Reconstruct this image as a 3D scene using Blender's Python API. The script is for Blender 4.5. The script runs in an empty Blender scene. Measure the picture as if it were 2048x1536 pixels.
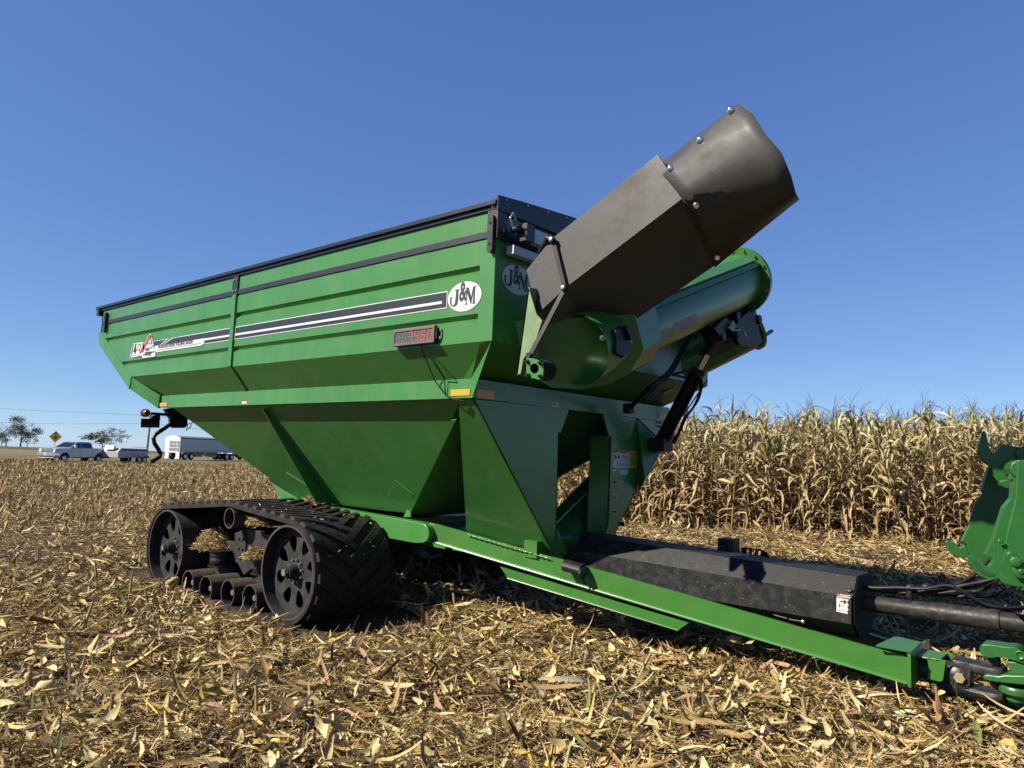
import bpy, bmesh, math, random
import numpy as np
from mathutils import Vector, Matrix
random.seed(7); rng = np.random.default_rng(11)
PI = math.pi
SC = bpy.context.scene
COL = SC.collection
# ------------------------------------------------------------------ camera
CAM = np.array([3.764, -4.068, 1.72])          # eye height 1.72 m above the stubble
FPX, CX, CY = 1460.0, 1024.0, 768.0
R = np.array([[0.75603, -0.03531, -0.65358],   # rows: world axes, columns: right, down, forward
              [0.65346, 0.09839, 0.75054],
              [0.03780, -0.99452, 0.09747]])
_u, _s, _v = np.linalg.svd(R); R = _u @ _v
cam = bpy.data.cameras.new('camera'); camo = bpy.data.objects.new('camera', cam); COL.objects.link(camo)
cam.sensor_width = 36.0; cam.lens = 36.0 * FPX / 2048.0; cam.clip_start = 0.05; cam.clip_end = 6000
M3 = Matrix(((R[0, 0], -R[0, 1], -R[0, 2]), (R[1, 0], -R[1, 1], -R[1, 2]), (R[2, 0], -R[2, 1], -R[2, 2])))
camo.matrix_world = Matrix.Translation(Vector(CAM)) @ M3.to_4x4()
SC.camera = camo
# ------------------------------------------------------------------ sky and sun
SUN = Vector((-0.55, -1.0, 0.88)).normalized()
ELEV = math.asin(SUN.z); ROT = math.atan2(SUN.x, SUN.y)
w = bpy.data.worlds.new('World'); SC.world = w; w.use_nodes = True
nt = w.node_tree; nt.nodes.clear()
sky = nt.nodes.new('ShaderNodeTexSky'); sky.sky_type = 'NISHITA'; sky.sun_disc = False
sky.sun_elevation = ELEV; sky.sun_rotation = ROT; sky.altitude = 200
sky.air_density = 0.6; sky.dust_density = 0.0; sky.ozone_density = 6.0
bg = nt.nodes.new('ShaderNodeBackground'); bg.inputs[1].default_value = 0.12
wo = nt.nodes.new('ShaderNodeOutputWorld')
# a clear autumn sky is deeper overhead and softer at the horizon than the model's: one power curve per channel
sep = nt.nodes.new('ShaderNodeSeparateColor'); comb = nt.nodes.new('ShaderNodeCombineColor'); nt.links.new(sky.outputs[0], sep.inputs[0])
for ch, (pw, gain) in enumerate(((0.74, 0.087 / 0.051 ** 0.74), (0.684, 0.184 / 0.107 ** 0.684), (0.467, 0.503 / 0.262 ** 0.467))):
    p_ = nt.nodes.new('ShaderNodeMath'); p_.operation = 'POWER'; p_.inputs[1].default_value = pw
    g_ = nt.nodes.new('ShaderNodeMath'); g_.operation = 'MULTIPLY'; g_.inputs[1].default_value = gain * 0.12 ** pw / 0.12 / 2.14
    nt.links.new(sep.outputs[ch], p_.inputs[0]); nt.links.new(p_.outputs[0], g_.inputs[0]); nt.links.new(g_.outputs[0], comb.inputs[ch])
nt.links.new(comb.outputs[0], bg.inputs[0]); nt.links.new(bg.outputs[0], wo.inputs[0])
sl = bpy.data.lights.new('sun', 'SUN'); sl.energy = 5.0; sl.angle = math.radians(0.5); sl.color = (1.0, 0.915, 0.775)
so = bpy.data.objects.new('sun', sl); COL.objects.link(so)
so.rotation_euler = SUN.to_track_quat('Z', 'Y').to_euler(); so.location = (0, -20, 30)
SC.view_settings.view_transform = 'Standard'; SC.view_settings.look = 'None'
SC.view_settings.exposure = 1.1; SC.view_settings.gamma = 1.0
SC.cycles.max_bounces = 6; SC.cycles.diffuse_bounces = 3; SC.cycles.glossy_bounces = 3
SC.cycles.transparent_max_bounces = 4; SC.cycles.caustics_reflective = False; SC.cycles.caustics_refractive = False
SC.cycles.use_denoising = True

# ------------------------------------------------------------------ survey helpers: a sight line met with a plane of the real machine
def ray(px, py): return R @ np.array([px - CX, py - CY, FPX])
def PN(px, py, n, d):
    r = ray(px, py); n = np.array(n, float); return CAM + r * ((d - n @ CAM) / (n @ r))
def PY(px, py, y): return PN(px, py, (0, 1, 0), y)
def PX(px, py, x): return PN(px, py, (1, 0, 0), x)
def PZ(px, py, z): return PN(px, py, (0, 0, 1), z)
def PD(px, py, depth): return CAM + ray(px, py) / FPX * depth
V = lambda *a: np.array(a, float)
def nrm(v): v = np.array(v, float); return v / np.linalg.norm(v)

# ------------------------------------------------------------------ materials
MATS = {}
KA = 0.58                                                  # scales base colours down to offset the raised exposure, so shade renders deeper
def mat(name, col, rough=0.5, metal=0.0, spec=0.5, var=0.0, vscale=8.0, dirt=None, dirt_amt=0.0, dirt_scale=6.0, dirt_lo=0.45, dirt_hi=0.7,
        bump=0.0, bscale=60.0, speck=None, speck_scale=40.0, speck_th=0.78, emit=None, emit_s=0.0, coat=0.0, attr=None, sheen=0.0, transl=0.0, stretch=None):
    if col is not None and metal < .3: col = tuple(c * KA for c in col)
    if dirt: dirt = tuple(c * KA for c in dirt)
    if speck: speck = tuple(c * KA for c in speck)
    m = bpy.data.materials.new(name); m.use_nodes = True
    t = m.node_tree; b = t.nodes['Principled BSDF']; L = t.links.new
    b.inputs['Roughness'].default_value = rough; b.inputs['Metallic'].default_value = metal
    b.inputs['Specular IOR Level'].default_value = spec
    if coat: b.inputs['Coat Weight'].default_value = coat; b.inputs['Coat Roughness'].default_value = 0.12
    tc = t.nodes.new('ShaderNodeTexCoord'); geo = t.nodes.new('ShaderNodeNewGeometry')
    src = geo.outputs['Position']
    if stretch:
        mp = t.nodes.new('ShaderNodeMapping'); mp.inputs['Scale'].default_value = stretch; L(src, mp.inputs[0]); src = mp.outputs[0]
    def noise(scale, detail=4.0, rgh=0.6):
        n = t.nodes.new('ShaderNodeTexNoise'); n.inputs['Scale'].default_value = scale; n.inputs['Detail'].default_value = detail
        n.inputs['Roughness'].default_value = rgh; L(src, n.inputs['Vector']); return n.outputs['Fac']
    def ramp(f, lo, hi, a=0.0, c=1.0):
        r = t.nodes.new('ShaderNodeMapRange'); r.inputs[1].default_value = lo; r.inputs[2].default_value = hi
        r.inputs[3].default_value = a; r.inputs[4].default_value = c; L(f, r.inputs[0]); return r.outputs[0]
    def mix(f, a, c):
        x = t.nodes.new('ShaderNodeMix'); x.data_type = 'RGBA'
        if isinstance(f, float): x.inputs[0].default_value = f
        else: L(f, x.inputs[0])
        for s, v in ((6, a), (7, c)):
            if isinstance(v, tuple): x.inputs[s].default_value = (*v[:3], 1)
            else: L(v, x.inputs[s])
        return x.outputs[2]
    if attr:
        at = t.nodes.new('ShaderNodeAttribute'); at.attribute_name = attr; cur = at.outputs['Color']
        if col is not None: cur = mix(1.0, col, cur)
    else: cur = tuple(col)
    if var:
        n = noise(vscale)
        if isinstance(cur, tuple):
            cur = mix(ramp(n, 0.3, 0.7), tuple(c * (1 - var) for c in cur), tuple(min(1, c * (1 + var)) for c in cur))
        else:
            hv = t.nodes.new('ShaderNodeHueSaturation'); L(ramp(n, 0.3, 0.7, 1 - var, 1 + var), hv.inputs['Value']); L(cur, hv.inputs['Color']); cur = hv.outputs[0]
    if dirt:
        f = ramp(noise(dirt_scale, 8.0, 0.7), dirt_lo, dirt_hi, 0.0, dirt_amt); cur = mix(f, cur, dirt)
        if dirt_amt > .25:
            L(ramp(f, 0, dirt_amt, rough, min(1, rough + .35)), b.inputs['Roughness'])
    if speck:
        f = ramp(noise(speck_scale, 2.0, 0.5), speck_th, speck_th + .05); cur = mix(f, cur, speck)
    if isinstance(cur, tuple): b.inputs['Base Color'].default_value = (*cur, 1)
    else: L(cur, b.inputs['Base Color'])
    if bump:
        bp = t.nodes.new('ShaderNodeBump'); bp.inputs['Strength'].default_value = bump; bp.inputs['Distance'].default_value = 0.02
        L(noise(bscale), bp.inputs['Height']); L(bp.outputs[0], b.inputs['Normal'])
    if emit: b.inputs['Emission Color'].default_value = (*emit, 1); b.inputs['Emission Strength'].default_value = emit_s
    if transl:
        tr = t.nodes.new('ShaderNodeBsdfTranslucent'); ms = t.nodes.new('ShaderNodeMixShader'); ms.inputs[0].default_value = transl
        if isinstance(cur, tuple): tr.inputs[0].default_value = (*cur, 1)
        else: L(cur, tr.inputs[0])
        out = t.nodes['Material Output']; L(b.outputs[0], ms.inputs[1]); L(tr.outputs[0], ms.inputs[2]); L(ms.outputs[0], out.inputs[0])
    MATS[name] = m; return m
GREEN = mat('green_paint', (0.058, 0.25, 0.050), 0.33, var=0.10, vscale=1.6, dirt=(0.25, 0.30, 0.16), dirt_amt=0.22, dirt_scale=5.0, coat=0.12, bump=0.03, bscale=3.0, speck=(0.30, 0.38, 0.22), speck_scale=55.0, speck_th=0.715, stretch=(1, 1, .45))
GREEN_D = mat('dusty_green_paint', (0.054, 0.215, 0.034), 0.29, spec=.5, var=0.12, vscale=3.0, dirt=(0.20, 0.24, 0.10), dirt_amt=0.16, dirt_scale=5.0, dirt_lo=.4, dirt_hi=.8)
GREEN_T = mat('tractor_green_paint', (0.022, 0.15, 0.024), 0.38, var=0.10, vscale=5.0, dirt=(0.2, 0.2, 0.1), dirt_amt=0.12)
HOOD = mat('glare_pale_green_paint', (0.20, 0.30, 0.13), 0.40, var=0.12, vscale=9.0, dirt=(0.32, 0.36, 0.22), dirt_amt=0.5, dirt_scale=5.0)  # sun glare on the housing panel is put into this paler green
BLACK = mat('black_paint', (0.014, 0.014, 0.015), 0.5, spec=.3, var=0.2, dirt=(0.10, 0.09, 0.075), dirt_amt=0.22, dirt_scale=9.0)
BAND = mat('black_band', (0.018, 0.019, 0.024), 0.38, var=0.15)
GUARD = mat('speckled_black_plastic', (0.017, 0.017, 0.018), 0.5, spec=.2, var=0.15, dirt=(0.09, 0.085, 0.08), dirt_amt=0.45, dirt_scale=14.0, speck=(0.32, 0.30, 0.26), speck_scale=85.0, speck_th=0.70)
SPOUT = mat('dusty_black_rubber', (0.080, 0.079, 0.077), 0.42, spec=.25, var=0.22, vscale=120.0, dirt=(0.125, 0.118, 0.105), dirt_amt=0.3, dirt_scale=3.0, dirt_lo=.40, dirt_hi=.75, bump=0.05, bscale=150.0, stretch=(1, 1, 1.6))
RUBBER = mat('track_rubber', (0.016, 0.015, 0.015), 0.66, spec=.25, var=0.25, vscale=12.0, dirt=(0.115, 0.092, 0.066), dirt_amt=0.45, dirt_scale=9.0, dirt_lo=.46, dirt_hi=.72, bump=0.12, bscale=70.0)
WHEELM = mat('dark_grey_wheel_paint', (0.034, 0.035, 0.036), 0.55, spec=.22, var=0.15, dirt=(0.12, 0.10, 0.075), dirt_amt=0.35, dirt_scale=10.0, speck=(0.2, 0.19, 0.17), speck_scale=70.0, speck_th=0.70)
RUST = mat('worn_steel_rim', (0.075, 0.058, 0.045), 0.6, metal=0.2, var=0.35, vscale=22.0, bump=0.15, bscale=120)
MUD = mat('mud_caked_drum', (0.075, 0.056, 0.038), 0.9, var=0.4, vscale=28.0, bump=0.7, bscale=70.0)
STEEL = mat('zinc_steel', (0.42, 0.41, 0.38), 0.32, metal=0.9, var=0.15)
GALV = mat('galvanised_rail', (0.40, 0.42, 0.42), 0.5, metal=0.35, var=0.12, vscale=14.0, speck=(0.05, 0.05, 0.05), speck_scale=60, speck_th=.70)
CHROME = mat('chrome', (0.75, 0.75, 0.76), 0.14, metal=1.0)
WHITE = mat('white_vinyl', (0.78, 0.78, 0.76), 0.4, var=0.04)
NAVY = mat('charcoal_vinyl', (0.026, 0.029, 0.038), 0.36, var=0.15, vscale=5)
INK = mat('black_ink', (0.02, 0.021, 0.024), 0.45)
GREYINK = mat('grey_ink', (0.2, 0.21, 0.22), 0.5)
RED = mat('red_vinyl', (0.62, 0.05, 0.045), 0.4)
ORANGE_V = mat('orange_vinyl', (0.62, 0.16, 0.03), 0.45)
YELLOW = mat('yellow_vinyl', (0.74, 0.56, 0.03), 0.45)
AMBER_R = mat('amber_reflector', (0.85, 0.42, 0.02), 0.3, var=0.15, vscale=60)
AMBER = mat('amber_lens', (0.42, 0.10, 0.012), 0.22, var=0.4, vscale=60)
TARP = mat('black_tarp_steel', (0.012, 0.014, 0.02), 0.34, var=0.2)
BRONZE = mat('bronze_anodised_frame', (0.20, 0.145, 0.135), 0.35, metal=0.6)
LEDPANEL = mat('dark_display_panel', (0.05, 0.052, 0.052), 0.5, var=0.1)
LEDON = mat('lit_red_led', (0.8, 0.1, 0.04), 0.4, emit=(1.0, 0.16, 0.06), emit_s=0.10)
LEDOFF = mat('unlit_led', (0.30, 0.28, 0.26), 0.4)
HOLE = mat('dark_void', (0.004, 0.004, 0.004), 0.9)
HOSE = mat('rubber_hose', (0.022, 0.022, 0.023), 0.5, spec=.2, var=0.2)
SHAFT = mat('worn_black_shaft_cover', (0.028, 0.026, 0.025), 0.42, spec=.25, var=0.3, vscale=14, dirt=(0.12, 0.105, 0.09), dirt_amt=0.4, dirt_scale=22)
CAST = mat('cast_black_iron', (0.025, 0.025, 0.027), 0.38, var=0.2, dirt=(0.11, 0.085, 0.06), dirt_amt=0.35, dirt_scale=16, bump=0.12, bscale=60)
BROWNPIN = mat('rusty_pin', (0.10, 0.055, 0.035), 0.6, var=0.3, vscale=30)
TYRE = mat('tyre_rubber', (0.012, 0.012, 0.012), 0.75, var=0.2, bump=0.1)
GOLD = mat('yellow_wheel_paint', (0.62, 0.36, 0.02), 0.45)

# ------------------------------------------------------------------ mesh helpers
class MB:
    def __init__(s): s.v = []; s.f = []; s.m = []; s.sm = []
    def face(s, pts, m=0, smooth=False):
        k = len(s.v); s.v += [tuple(p) for p in pts]; s.f.append(tuple(range(k, k + len(pts)))); s.m.append(m); s.sm.append(smooth)
    def grid(s, rows, m=0, smooth=True, close=False):
        n = len(rows[0]); k = len(s.v)
        for r_ in rows: s.v += [tuple(p) for p in r_]
        for i in range(len(rows) - 1):
            for j in range(n if close else n - 1):
                j2 = (j + 1) % n
                s.f.append((k + i * n + j, k + i * n + j2, k + (i + 1) * n + j2, k + (i + 1) * n + j)); s.m.append(m); s.sm.append(smooth)
    def prism(s, pts, vec, m=0, ms=None, smooth=False):
        pts = [np.array(p, float) for p in pts]; vec = np.array(vec, float); n = len(pts); k = len(s.v)
        s.v += [tuple(p) for p in pts] + [tuple(p + vec) for p in pts]
        s.f.append(tuple(range(k, k + n))); s.m.append(m); s.sm.append(False)
        s.f.append(tuple(range(k + 2 * n - 1, k + n - 1, -1))); s.m.append(m); s.sm.append(False)
        for i in range(n):
            j = (i + 1) % n
            s.f.append((k + j, k + i, k + n + i, k + n + j)); s.m.append(m if ms is None else ms); s.sm.append(smooth)
    def box(s, lo, hi, m=0):
        x0, y0, z0 = lo; x1, y1, z1 = hi
        s.prism([(x0, y0, z0), (x1, y0, z0), (x1, y1, z0), (x0, y1, z0)], (0, 0, z1 - z0), m)
    def obox(s, c, ax, ay, az, m=0):
        c, ax, ay, az = map(lambda q: np.array(q, float), (c, ax, ay, az))
        p = [c - ax - ay - az, c + ax - ay - az, c + ax + ay - az, c - ax + ay - az]; s.prism(p, 2 * az, m)
    def tube(s, path, r, m=0, n=8, cap=True, smooth=True):
        path = [np.array(p, float) for p in path]; rr = r if hasattr(r, '__len__') else [r] * len(path)
        t0 = nrm(path[1] - path[0]); ref = V(0, 0, 1) if abs(t0[2]) < .9 else V(1, 0, 0)
        u = nrm(np.cross(t0, ref)); rows = []
        for i, p in enumerate(path):
            t = nrm(path[min(i + 1, len(path) - 1)] - path[max(i - 1, 0)])
            u = nrm(u - t * (u @ t)); v_ = np.cross(t, u)
            rows.append([p + rr[i] * (math.cos(a) * u + math.sin(a) * v_) for a in np.arange(n) * 2 * PI / n])
        s.grid(rows, m, smooth, True)
        if cap: s.face(rows[0][::-1], m); s.face(rows[-1], m)
    def cyl(s, a, b, r, m=0, n=24, cap=True): s.tube([a, b], r, m, n, cap)
    def lathe(s, c, axis, prof, m=0, n=32, ref=None, mlist=None):
        """prof: list of (distance along axis, radius)"""
        c = np.array(c, float); a = nrm(axis); ref = V(0, 0, 1) if ref is None else np.array(ref, float)
        if abs(a @ ref) > .95: ref = V(1, 0, 0)
        u = nrm(np.cross(a, ref)); v_ = np.cross(a, u)
        rows = [[c + a * h + q * (math.cos(t) * u + math.sin(t) * v_) for t in np.arange(n) * 2 * PI / n] for h, q in prof]
        if mlist is None: s.grid(rows, m, True, True)
        else:
            for i in range(len(rows) - 1): s.grid(rows[i:i + 2], mlist[i], True, True)
    def build(s, name, mats, parent=None, bevel=0.0, sharp=35, solid=0.0):
        me = bpy.data.meshes.new(name); me.from_pydata(s.v, [], s.f)
        for q in (mats if isinstance(mats, (list, tuple)) else [mats]): me.materials.append(q)
        me.polygons.foreach_set('material_index', s.m); me.polygons.foreach_set('use_smooth', s.sm)
        bm = bmesh.new(); bm.from_mesh(me); bmesh.ops.remove_doubles(bm, verts=bm.verts, dist=1e-5)
        bmesh.ops.recalc_face_normals(bm, faces=bm.faces); bm.to_mesh(me); bm.free()
        if any(s.sm): me.set_sharp_from_angle(angle=math.radians(sharp))
        o = bpy.data.objects.new(name, me); COL.objects.link(o)
        if parent is not None: attach(o, parent)
        if bevel:
            bv = o.modifiers.new('bevel', 'BEVEL'); bv.width = bevel; bv.segments = 2; bv.limit_method = 'ANGLE'; bv.angle_limit = math.radians(40)
        return o
def build_each(mb, name, key, mats, parent, **kw):
    """one object for every group of shapes that key(centroid) tells apart"""
    groups = {}
    par = list(range(len(mb.v)))
    def find(a):
        while par[a] != a: par[a] = par[par[a]]; a = par[a]
        return a
    for f in mb.f:
        for b in f[1:]: par[find(b)] = find(f[0])
    comp = {}
    for i, f in enumerate(mb.f): comp.setdefault(find(f[0]), []).append(i)
    for fs in comp.values():
        c = np.mean([mb.v[q] for i in fs for q in mb.f[i]], 0); groups.setdefault(key(c), []).extend(fs)
    out = []
    for fs in groups.values():
        m2 = MB()
        for i in fs: m2.face([mb.v[q] for q in mb.f[i]], mb.m[i], mb.sm[i])
        out.append(m2.build(name, mats, parent, **kw))
    return out
def wloc(o):
    v = Vector(o.location)
    while o.parent: o = o.parent; v = v + Vector(o.location)
    return v
def attach(o, parent): o.parent = parent; o.location = Vector(o.location) - wloc(parent)
def tag(o, label=None, cat=None, group=None, kind=None):
    if label: o['label'] = label
    if cat: o['category'] = cat
    if group: o['group'] = group
    if kind: o['kind'] = kind
    return o
def thing(name, loc, label, cat, group=None):
    o = bpy.data.objects.new(name, None); o.location = loc; COL.objects.link(o); o.empty_display_size = .2
    return tag(o, label, cat, group)
def raw_mesh(name, verts, faces4, col=None, mats=None, smooth=False, attr='tint'):
    me = bpy.data.meshes.new(name); nv, nf = len(verts), len(faces4)
    me.vertices.add(nv); me.vertices.foreach_set('co', np.asarray(verts, np.float32).ravel())
    me.loops.add(nf * 4); me.loops.foreach_set('vertex_index', np.asarray(faces4, np.int32).ravel())
    me.polygons.add(nf); me.polygons.foreach_set('loop_start', np.arange(0, nf * 4, 4, dtype=np.int32))
    me.polygons.foreach_set('loop_total', np.full(nf, 4, np.int32))
    if smooth: me.polygons.foreach_set('use_smooth', np.ones(nf, bool))
    me.update(calc_edges=True)
    if col is not None:
        a = me.attributes.new(attr, 'FLOAT_COLOR', 'POINT'); c4 = np.ones((nv, 4), np.float32); c4[:, :3] = col; a.data.foreach_set('color', c4.ravel())
    if mats is not None: me.materials.append(mats)
    return me
def text_part(name, body, origin, xd, yd, size, m, parent, depth=0.0008, shear=0.0, bold=0.0, sx=1.0):
    cu = bpy.data.curves.new(name, 'FONT'); cu.body = body; cu.size = size; cu.extrude = depth; cu.shear = shear; cu.offset = bold
    to = bpy.data.objects.new(name + '_tmp', cu); COL.objects.link(to)
    dg = bpy.context.evaluated_depsgraph_get(); dg.update()
    me = bpy.data.meshes.new_from_object(to.evaluated_get(dg)); bpy.data.objects.remove(to); bpy.data.curves.remove(cu)
    xd = nrm(xd); yd = nrm(yd); zd = np.cross(xd, yd)
    mw = Matrix(((xd[0] * sx, yd[0], zd[0], origin[0]), (xd[1] * sx, yd[1], zd[1], origin[1]), (xd[2] * sx, yd[2], zd[2], origin[2]), (0, 0, 0, 1)))
    me.transform(mw); me.materials.clear(); me.materials.append(m)
    o = bpy.data.objects.new(name, me); COL.objects.link(o); attach(o, parent); return o
def holed_disc(name, outer, holes, thick, m, parent, to_world):
    """flat plate with holes, drawn as a filled 2-D outline, then stood in place by to_world (4x4)"""
    cu = bpy.data.curves.new(name, 'CURVE'); cu.dimensions = '2D'; cu.fill_mode = 'BOTH'; cu.extrude = thick / 2
    for loop in [outer] + holes:
        sp = cu.splines.new('POLY'); sp.points.add(len(loop) - 1)
        for q, (x, y) in zip(sp.points, loop): q.co = (x, y, 0, 1)
        sp.use_cyclic_u = True
    to = bpy.data.objects.new(name + '_tmp', cu); COL.objects.link(to)
    dg = bpy.context.evaluated_depsgraph_get(); dg.update()
    me = bpy.data.meshes.new_from_object(to.evaluated_get(dg)); bpy.data.objects.remove(to); bpy.data.curves.remove(cu)
    me.transform(to_world); me.materials.clear(); me.materials.append(m)
    o = bpy.data.objects.new(name, me); COL.objects.link(o)
    if parent is not None: attach(o, parent)
    return o
def circ(cx, cy, rx, n=24, ry=None, a0=0.0):
    ry = rx if ry is None else ry
    return [(cx + rx * math.cos(a0 + i * 2 * PI / n), cy + ry * math.sin(a0 + i * 2 * PI / n)) for i in range(n)]

# ------------------------------------------------------------------ terrain
def terr(d): return np.interp(d, [0, 30, 82, 120, 194, 300, 4000], [0, 0, -.49, -.77, -1.13, -1.66, -43])
_k = rng.normal(size=(10, 2)); _k /= np.linalg.norm(_k, axis=1)[:, None]; _fr = np.array([.6, .9, 1.3, 2.1, 3.1, 4.3, 6.0, 8.0, 10.0, 12.5]); _ph = rng.uniform(0, 6.28, 10)
_am = np.array([.016, .014, .012, .012, .010, .009, .007, .006, .005, .004])
def HZ(x, y):
    x = np.asarray(x, float); y = np.asarray(y, float); d = np.hypot(x - CAM[0], y - CAM[1]); h = terr(d)
    wn = 1 - np.clip((d - 16) / 30, 0, 1) ** 2 * (3 - 2 * np.clip((d - 16) / 30, 0, 1)); h = h * (1 - wn) + wn * (.012 * (x + 3.9) + .03 * y)
    for k in range(10): h = h + _am[k] * np.sin(_fr[k] * (x * _k[k, 0] + y * _k[k, 1]) * 1.3 + _ph[k])
    return h
FWD = math.atan2(R[1, 2], R[0, 2])                       # heading of the view
VN = nrm(V(-0.93, 0.37, 0)); VT = V(-VN[1], VN[0], 0)     # across / along the field edge far left
# ------------------------------------------------------------------ ground sheet
def ground():
    rr = np.concatenate([np.geomspace(.5, 60, 190), np.geomspace(62, 4000, 70)]); na = 420
    aa = np.arange(na) * 2 * PI / na
    X = CAM[0] + rr[:, None] * np.cos(aa); Y = CAM[1] + rr[:, None] * np.sin(aa); Z = HZ(X, Y) - .012
    v = np.stack([X, Y, Z], -1).reshape(-1, 3); v = np.vstack([v, [[CAM[0], CAM[1], HZ(CAM[0], CAM[1])]]])
    i = np.arange(len(rr) - 1)[:, None]; j = np.arange(na)[None]; j2 = (j + 1) % na
    f = np.stack([i * na + j + 0 * j2, i * na + j2, (i + 1) * na + j2, (i + 1) * na + j], -1).reshape(-1, 4)
    m = bpy.data.materials.new('field_soil'); m.use_nodes = True; t = m.node_tree; b = t.nodes['Principled BSDF']; L = t.links.new
    b.inputs['Roughness'].default_value = .95; b.inputs['Specular IOR Level'].default_value = .15
    geo = t.nodes.new('ShaderNodeNewGeometry')
    def noise(s, det=6): 
        n = t.nodes.new('ShaderNodeTexNoise'); n.inputs['Scale'].default_value = s; n.inputs['Detail'].default_value = det; n.inputs['Roughness'].default_value = .7
        L(geo.outputs['Position'], n.inputs['Vector']); return n.outputs['Fac']
    def ramp(f_, stops):
        r = t.nodes.new('ShaderNodeValToRGB'); r.color_ramp.elements.remove(r.color_ramp.elements[1])
        for k, (p, c) in enumerate(stops):
            e = r.color_ramp.elements[0] if k == 0 else r.color_ramp.elements.new(p)
            e.position = p; e.color = (c[0] * KA, c[1] * KA, c[2] * KA, 1)
        L(f_, r.inputs[0]); return r.outputs[0]
    soil = ramp(noise(26, 8), [(.30, (.022, .016, .011)), (.5, (.085, .06, .036)), (.62, (.24, .18, .10)), (.75, (.42, .34, .2))])
    dot = t.nodes.new('ShaderNodeVectorMath'); dot.operation = 'DOT_PRODUCT'; dot.inputs[1].default_value = tuple(VN)
    sub = t.nodes.new('ShaderNodeVectorMath'); sub.operation = 'SUBTRACT'; sub.inputs[1].default_value = tuple(CAM)
    L(geo.outputs['Position'], sub.inputs[0]); L(sub.outputs[0], dot.inputs[0])
    far = ramp(noise(.35, 8), [(.3, (.17, .15, .075)), (.55, (.27, .225, .125)), (.75, (.33, .28, .17))])
    grass = ramp(noise(.9, 8), [(.3, (.10, .105, .04)), (.5, (.20, .175, .08)), (.75, (.30, .26, .14))])
    green = ramp(noise(.15, 4), [(.3, (.09, .10, .035)), (.7, (.14, .14, .06))])
    def step(a, c):
        r = t.nodes.new('ShaderNodeMapRange'); r.inputs[1].default_value = a; r.inputs[2].default_value = c; L(dot.outputs['Value'], r.inputs[0]); return r.outputs[0]
    def mix(fac, a, c):
        x = t.nodes.new('ShaderNodeMix'); x.data_type = 'RGBA'; L(fac, x.inputs[0]); L(a, x.inputs[6]); L(c, x.inputs[7]); return x.outputs[2]
    c = mix(step(85, 88), soil, grass); c = mix(step(126, 130), c, far); c = mix(step(205, 208), c, green)
    L(c, b.inputs['Base Color'])
    bp = t.nodes.new('ShaderNodeBump'); bp.inputs['Strength'].default_value = .8; bp.inputs['Distance'].default_value = .04
    L(noise(30, 8), bp.inputs['Height']); L(bp.outputs[0], b.inputs['Normal'])
    o = bpy.data.objects.new('ground', raw_mesh('ground', v, f, mats=m, smooth=True)); COL.objects.link(o)
    return tag(o, 'harvested corn field soil running flat to the horizon', 'ground', kind='structure')
ground()

# ------------------------------------------------------------------ chopped stalks and leaves lying on the field
def tints(n, dull=0.0):
    pal = np.array([[.60, .43, .175], [.78, .61, .30], [.43, .28, .11], [.24, .14, .05], [.55, .41, .14], [.20, .225, .065], [.50, .30, .18], [.72, .50, .08], [.92, .80, .50], [.13, .07, .03]])
    pr = np.array([.23, .15, .17, .12, .08, .06, .05, .03, .04, .07]); c = pal[rng.choice(10, n, p=pr / pr.sum())]
    return np.clip(c * KA * rng.normal(1, .18, (n, 1)) * (1 - dull), .012, .95)
def strips(px, py, pz, yaw, pitch, roll, length, width, curl, kind_cols, seg=3, cup=0.0):
    """bent ribbons; returns verts, quads, colours"""
    n = len(px); k = seg + 1
    s = np.linspace(-.5, .5, k)[None, :] * length[:, None]
    bend = curl[:, None] * (np.linspace(-1, 1, k)[None, :] ** 2) * length[:, None]
    wprof = (1 - .75 * np.abs(np.linspace(-1, 1, k)) ** 2.2)[None, :] * width[:, None] * .5
    cy, sy = np.cos(yaw), np.sin(yaw); cp, sp = np.cos(pitch), np.sin(pitch); cr, sr = np.cos(roll), np.sin(roll)
    T = np.stack([cy * cp, sy * cp, sp], -1); S0 = np.stack([-sy, cy, 0 * cy], -1); N0 = np.cross(T, S0)
    S = S0 * cr[:, None] + N0 * sr[:, None]; N = N0 * cr[:, None] - S0 * sr[:, None]
    c = np.stack([px, py, pz], -1)[:, None] + T[:, None] * s[..., None] + N[:, None] * bend[..., None]
    if cup:                                                # creased along the midrib, edges ragged
        wj = wprof * np.clip(1 + rng.normal(0, .22, (n, k)), .3, 1.6); lift = (wprof * rng.uniform(.1, .9, (n, 1)))[..., None] * N[:, None]
        a = c - S[:, None] * wj[..., None] + lift; b = c + S[:, None] * (wprof * np.clip(1 + rng.normal(0, .22, (n, k)), .3, 1.6))[..., None] + lift
        v = np.stack([a, c, b], 2).reshape(-1, 3); base = (np.arange(n) * k * 3)[:, None]; i = (np.arange(seg)[:, None] * 3 + np.arange(2)[None]).reshape(1, -1)
        return v, np.stack([base + i, base + i + 1, base + i + 4, base + i + 3], -1).reshape(-1, 4), np.repeat(kind_cols, k * 3, 0)
    a = c - S[:, None] * wprof[..., None]; b = c + S[:, None] * wprof[..., None]
    v = np.stack([a, b], 2).reshape(-1, 3)
    base = (np.arange(n) * k * 2)[:, None]; i = np.arange(seg)[None] * 2
    f = np.stack([base + i, base + i + 1, base + i + 3, base + i + 2], -1).reshape(-1, 4)
    return v, f, np.repeat(kind_cols, k * 2, 0)
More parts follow.
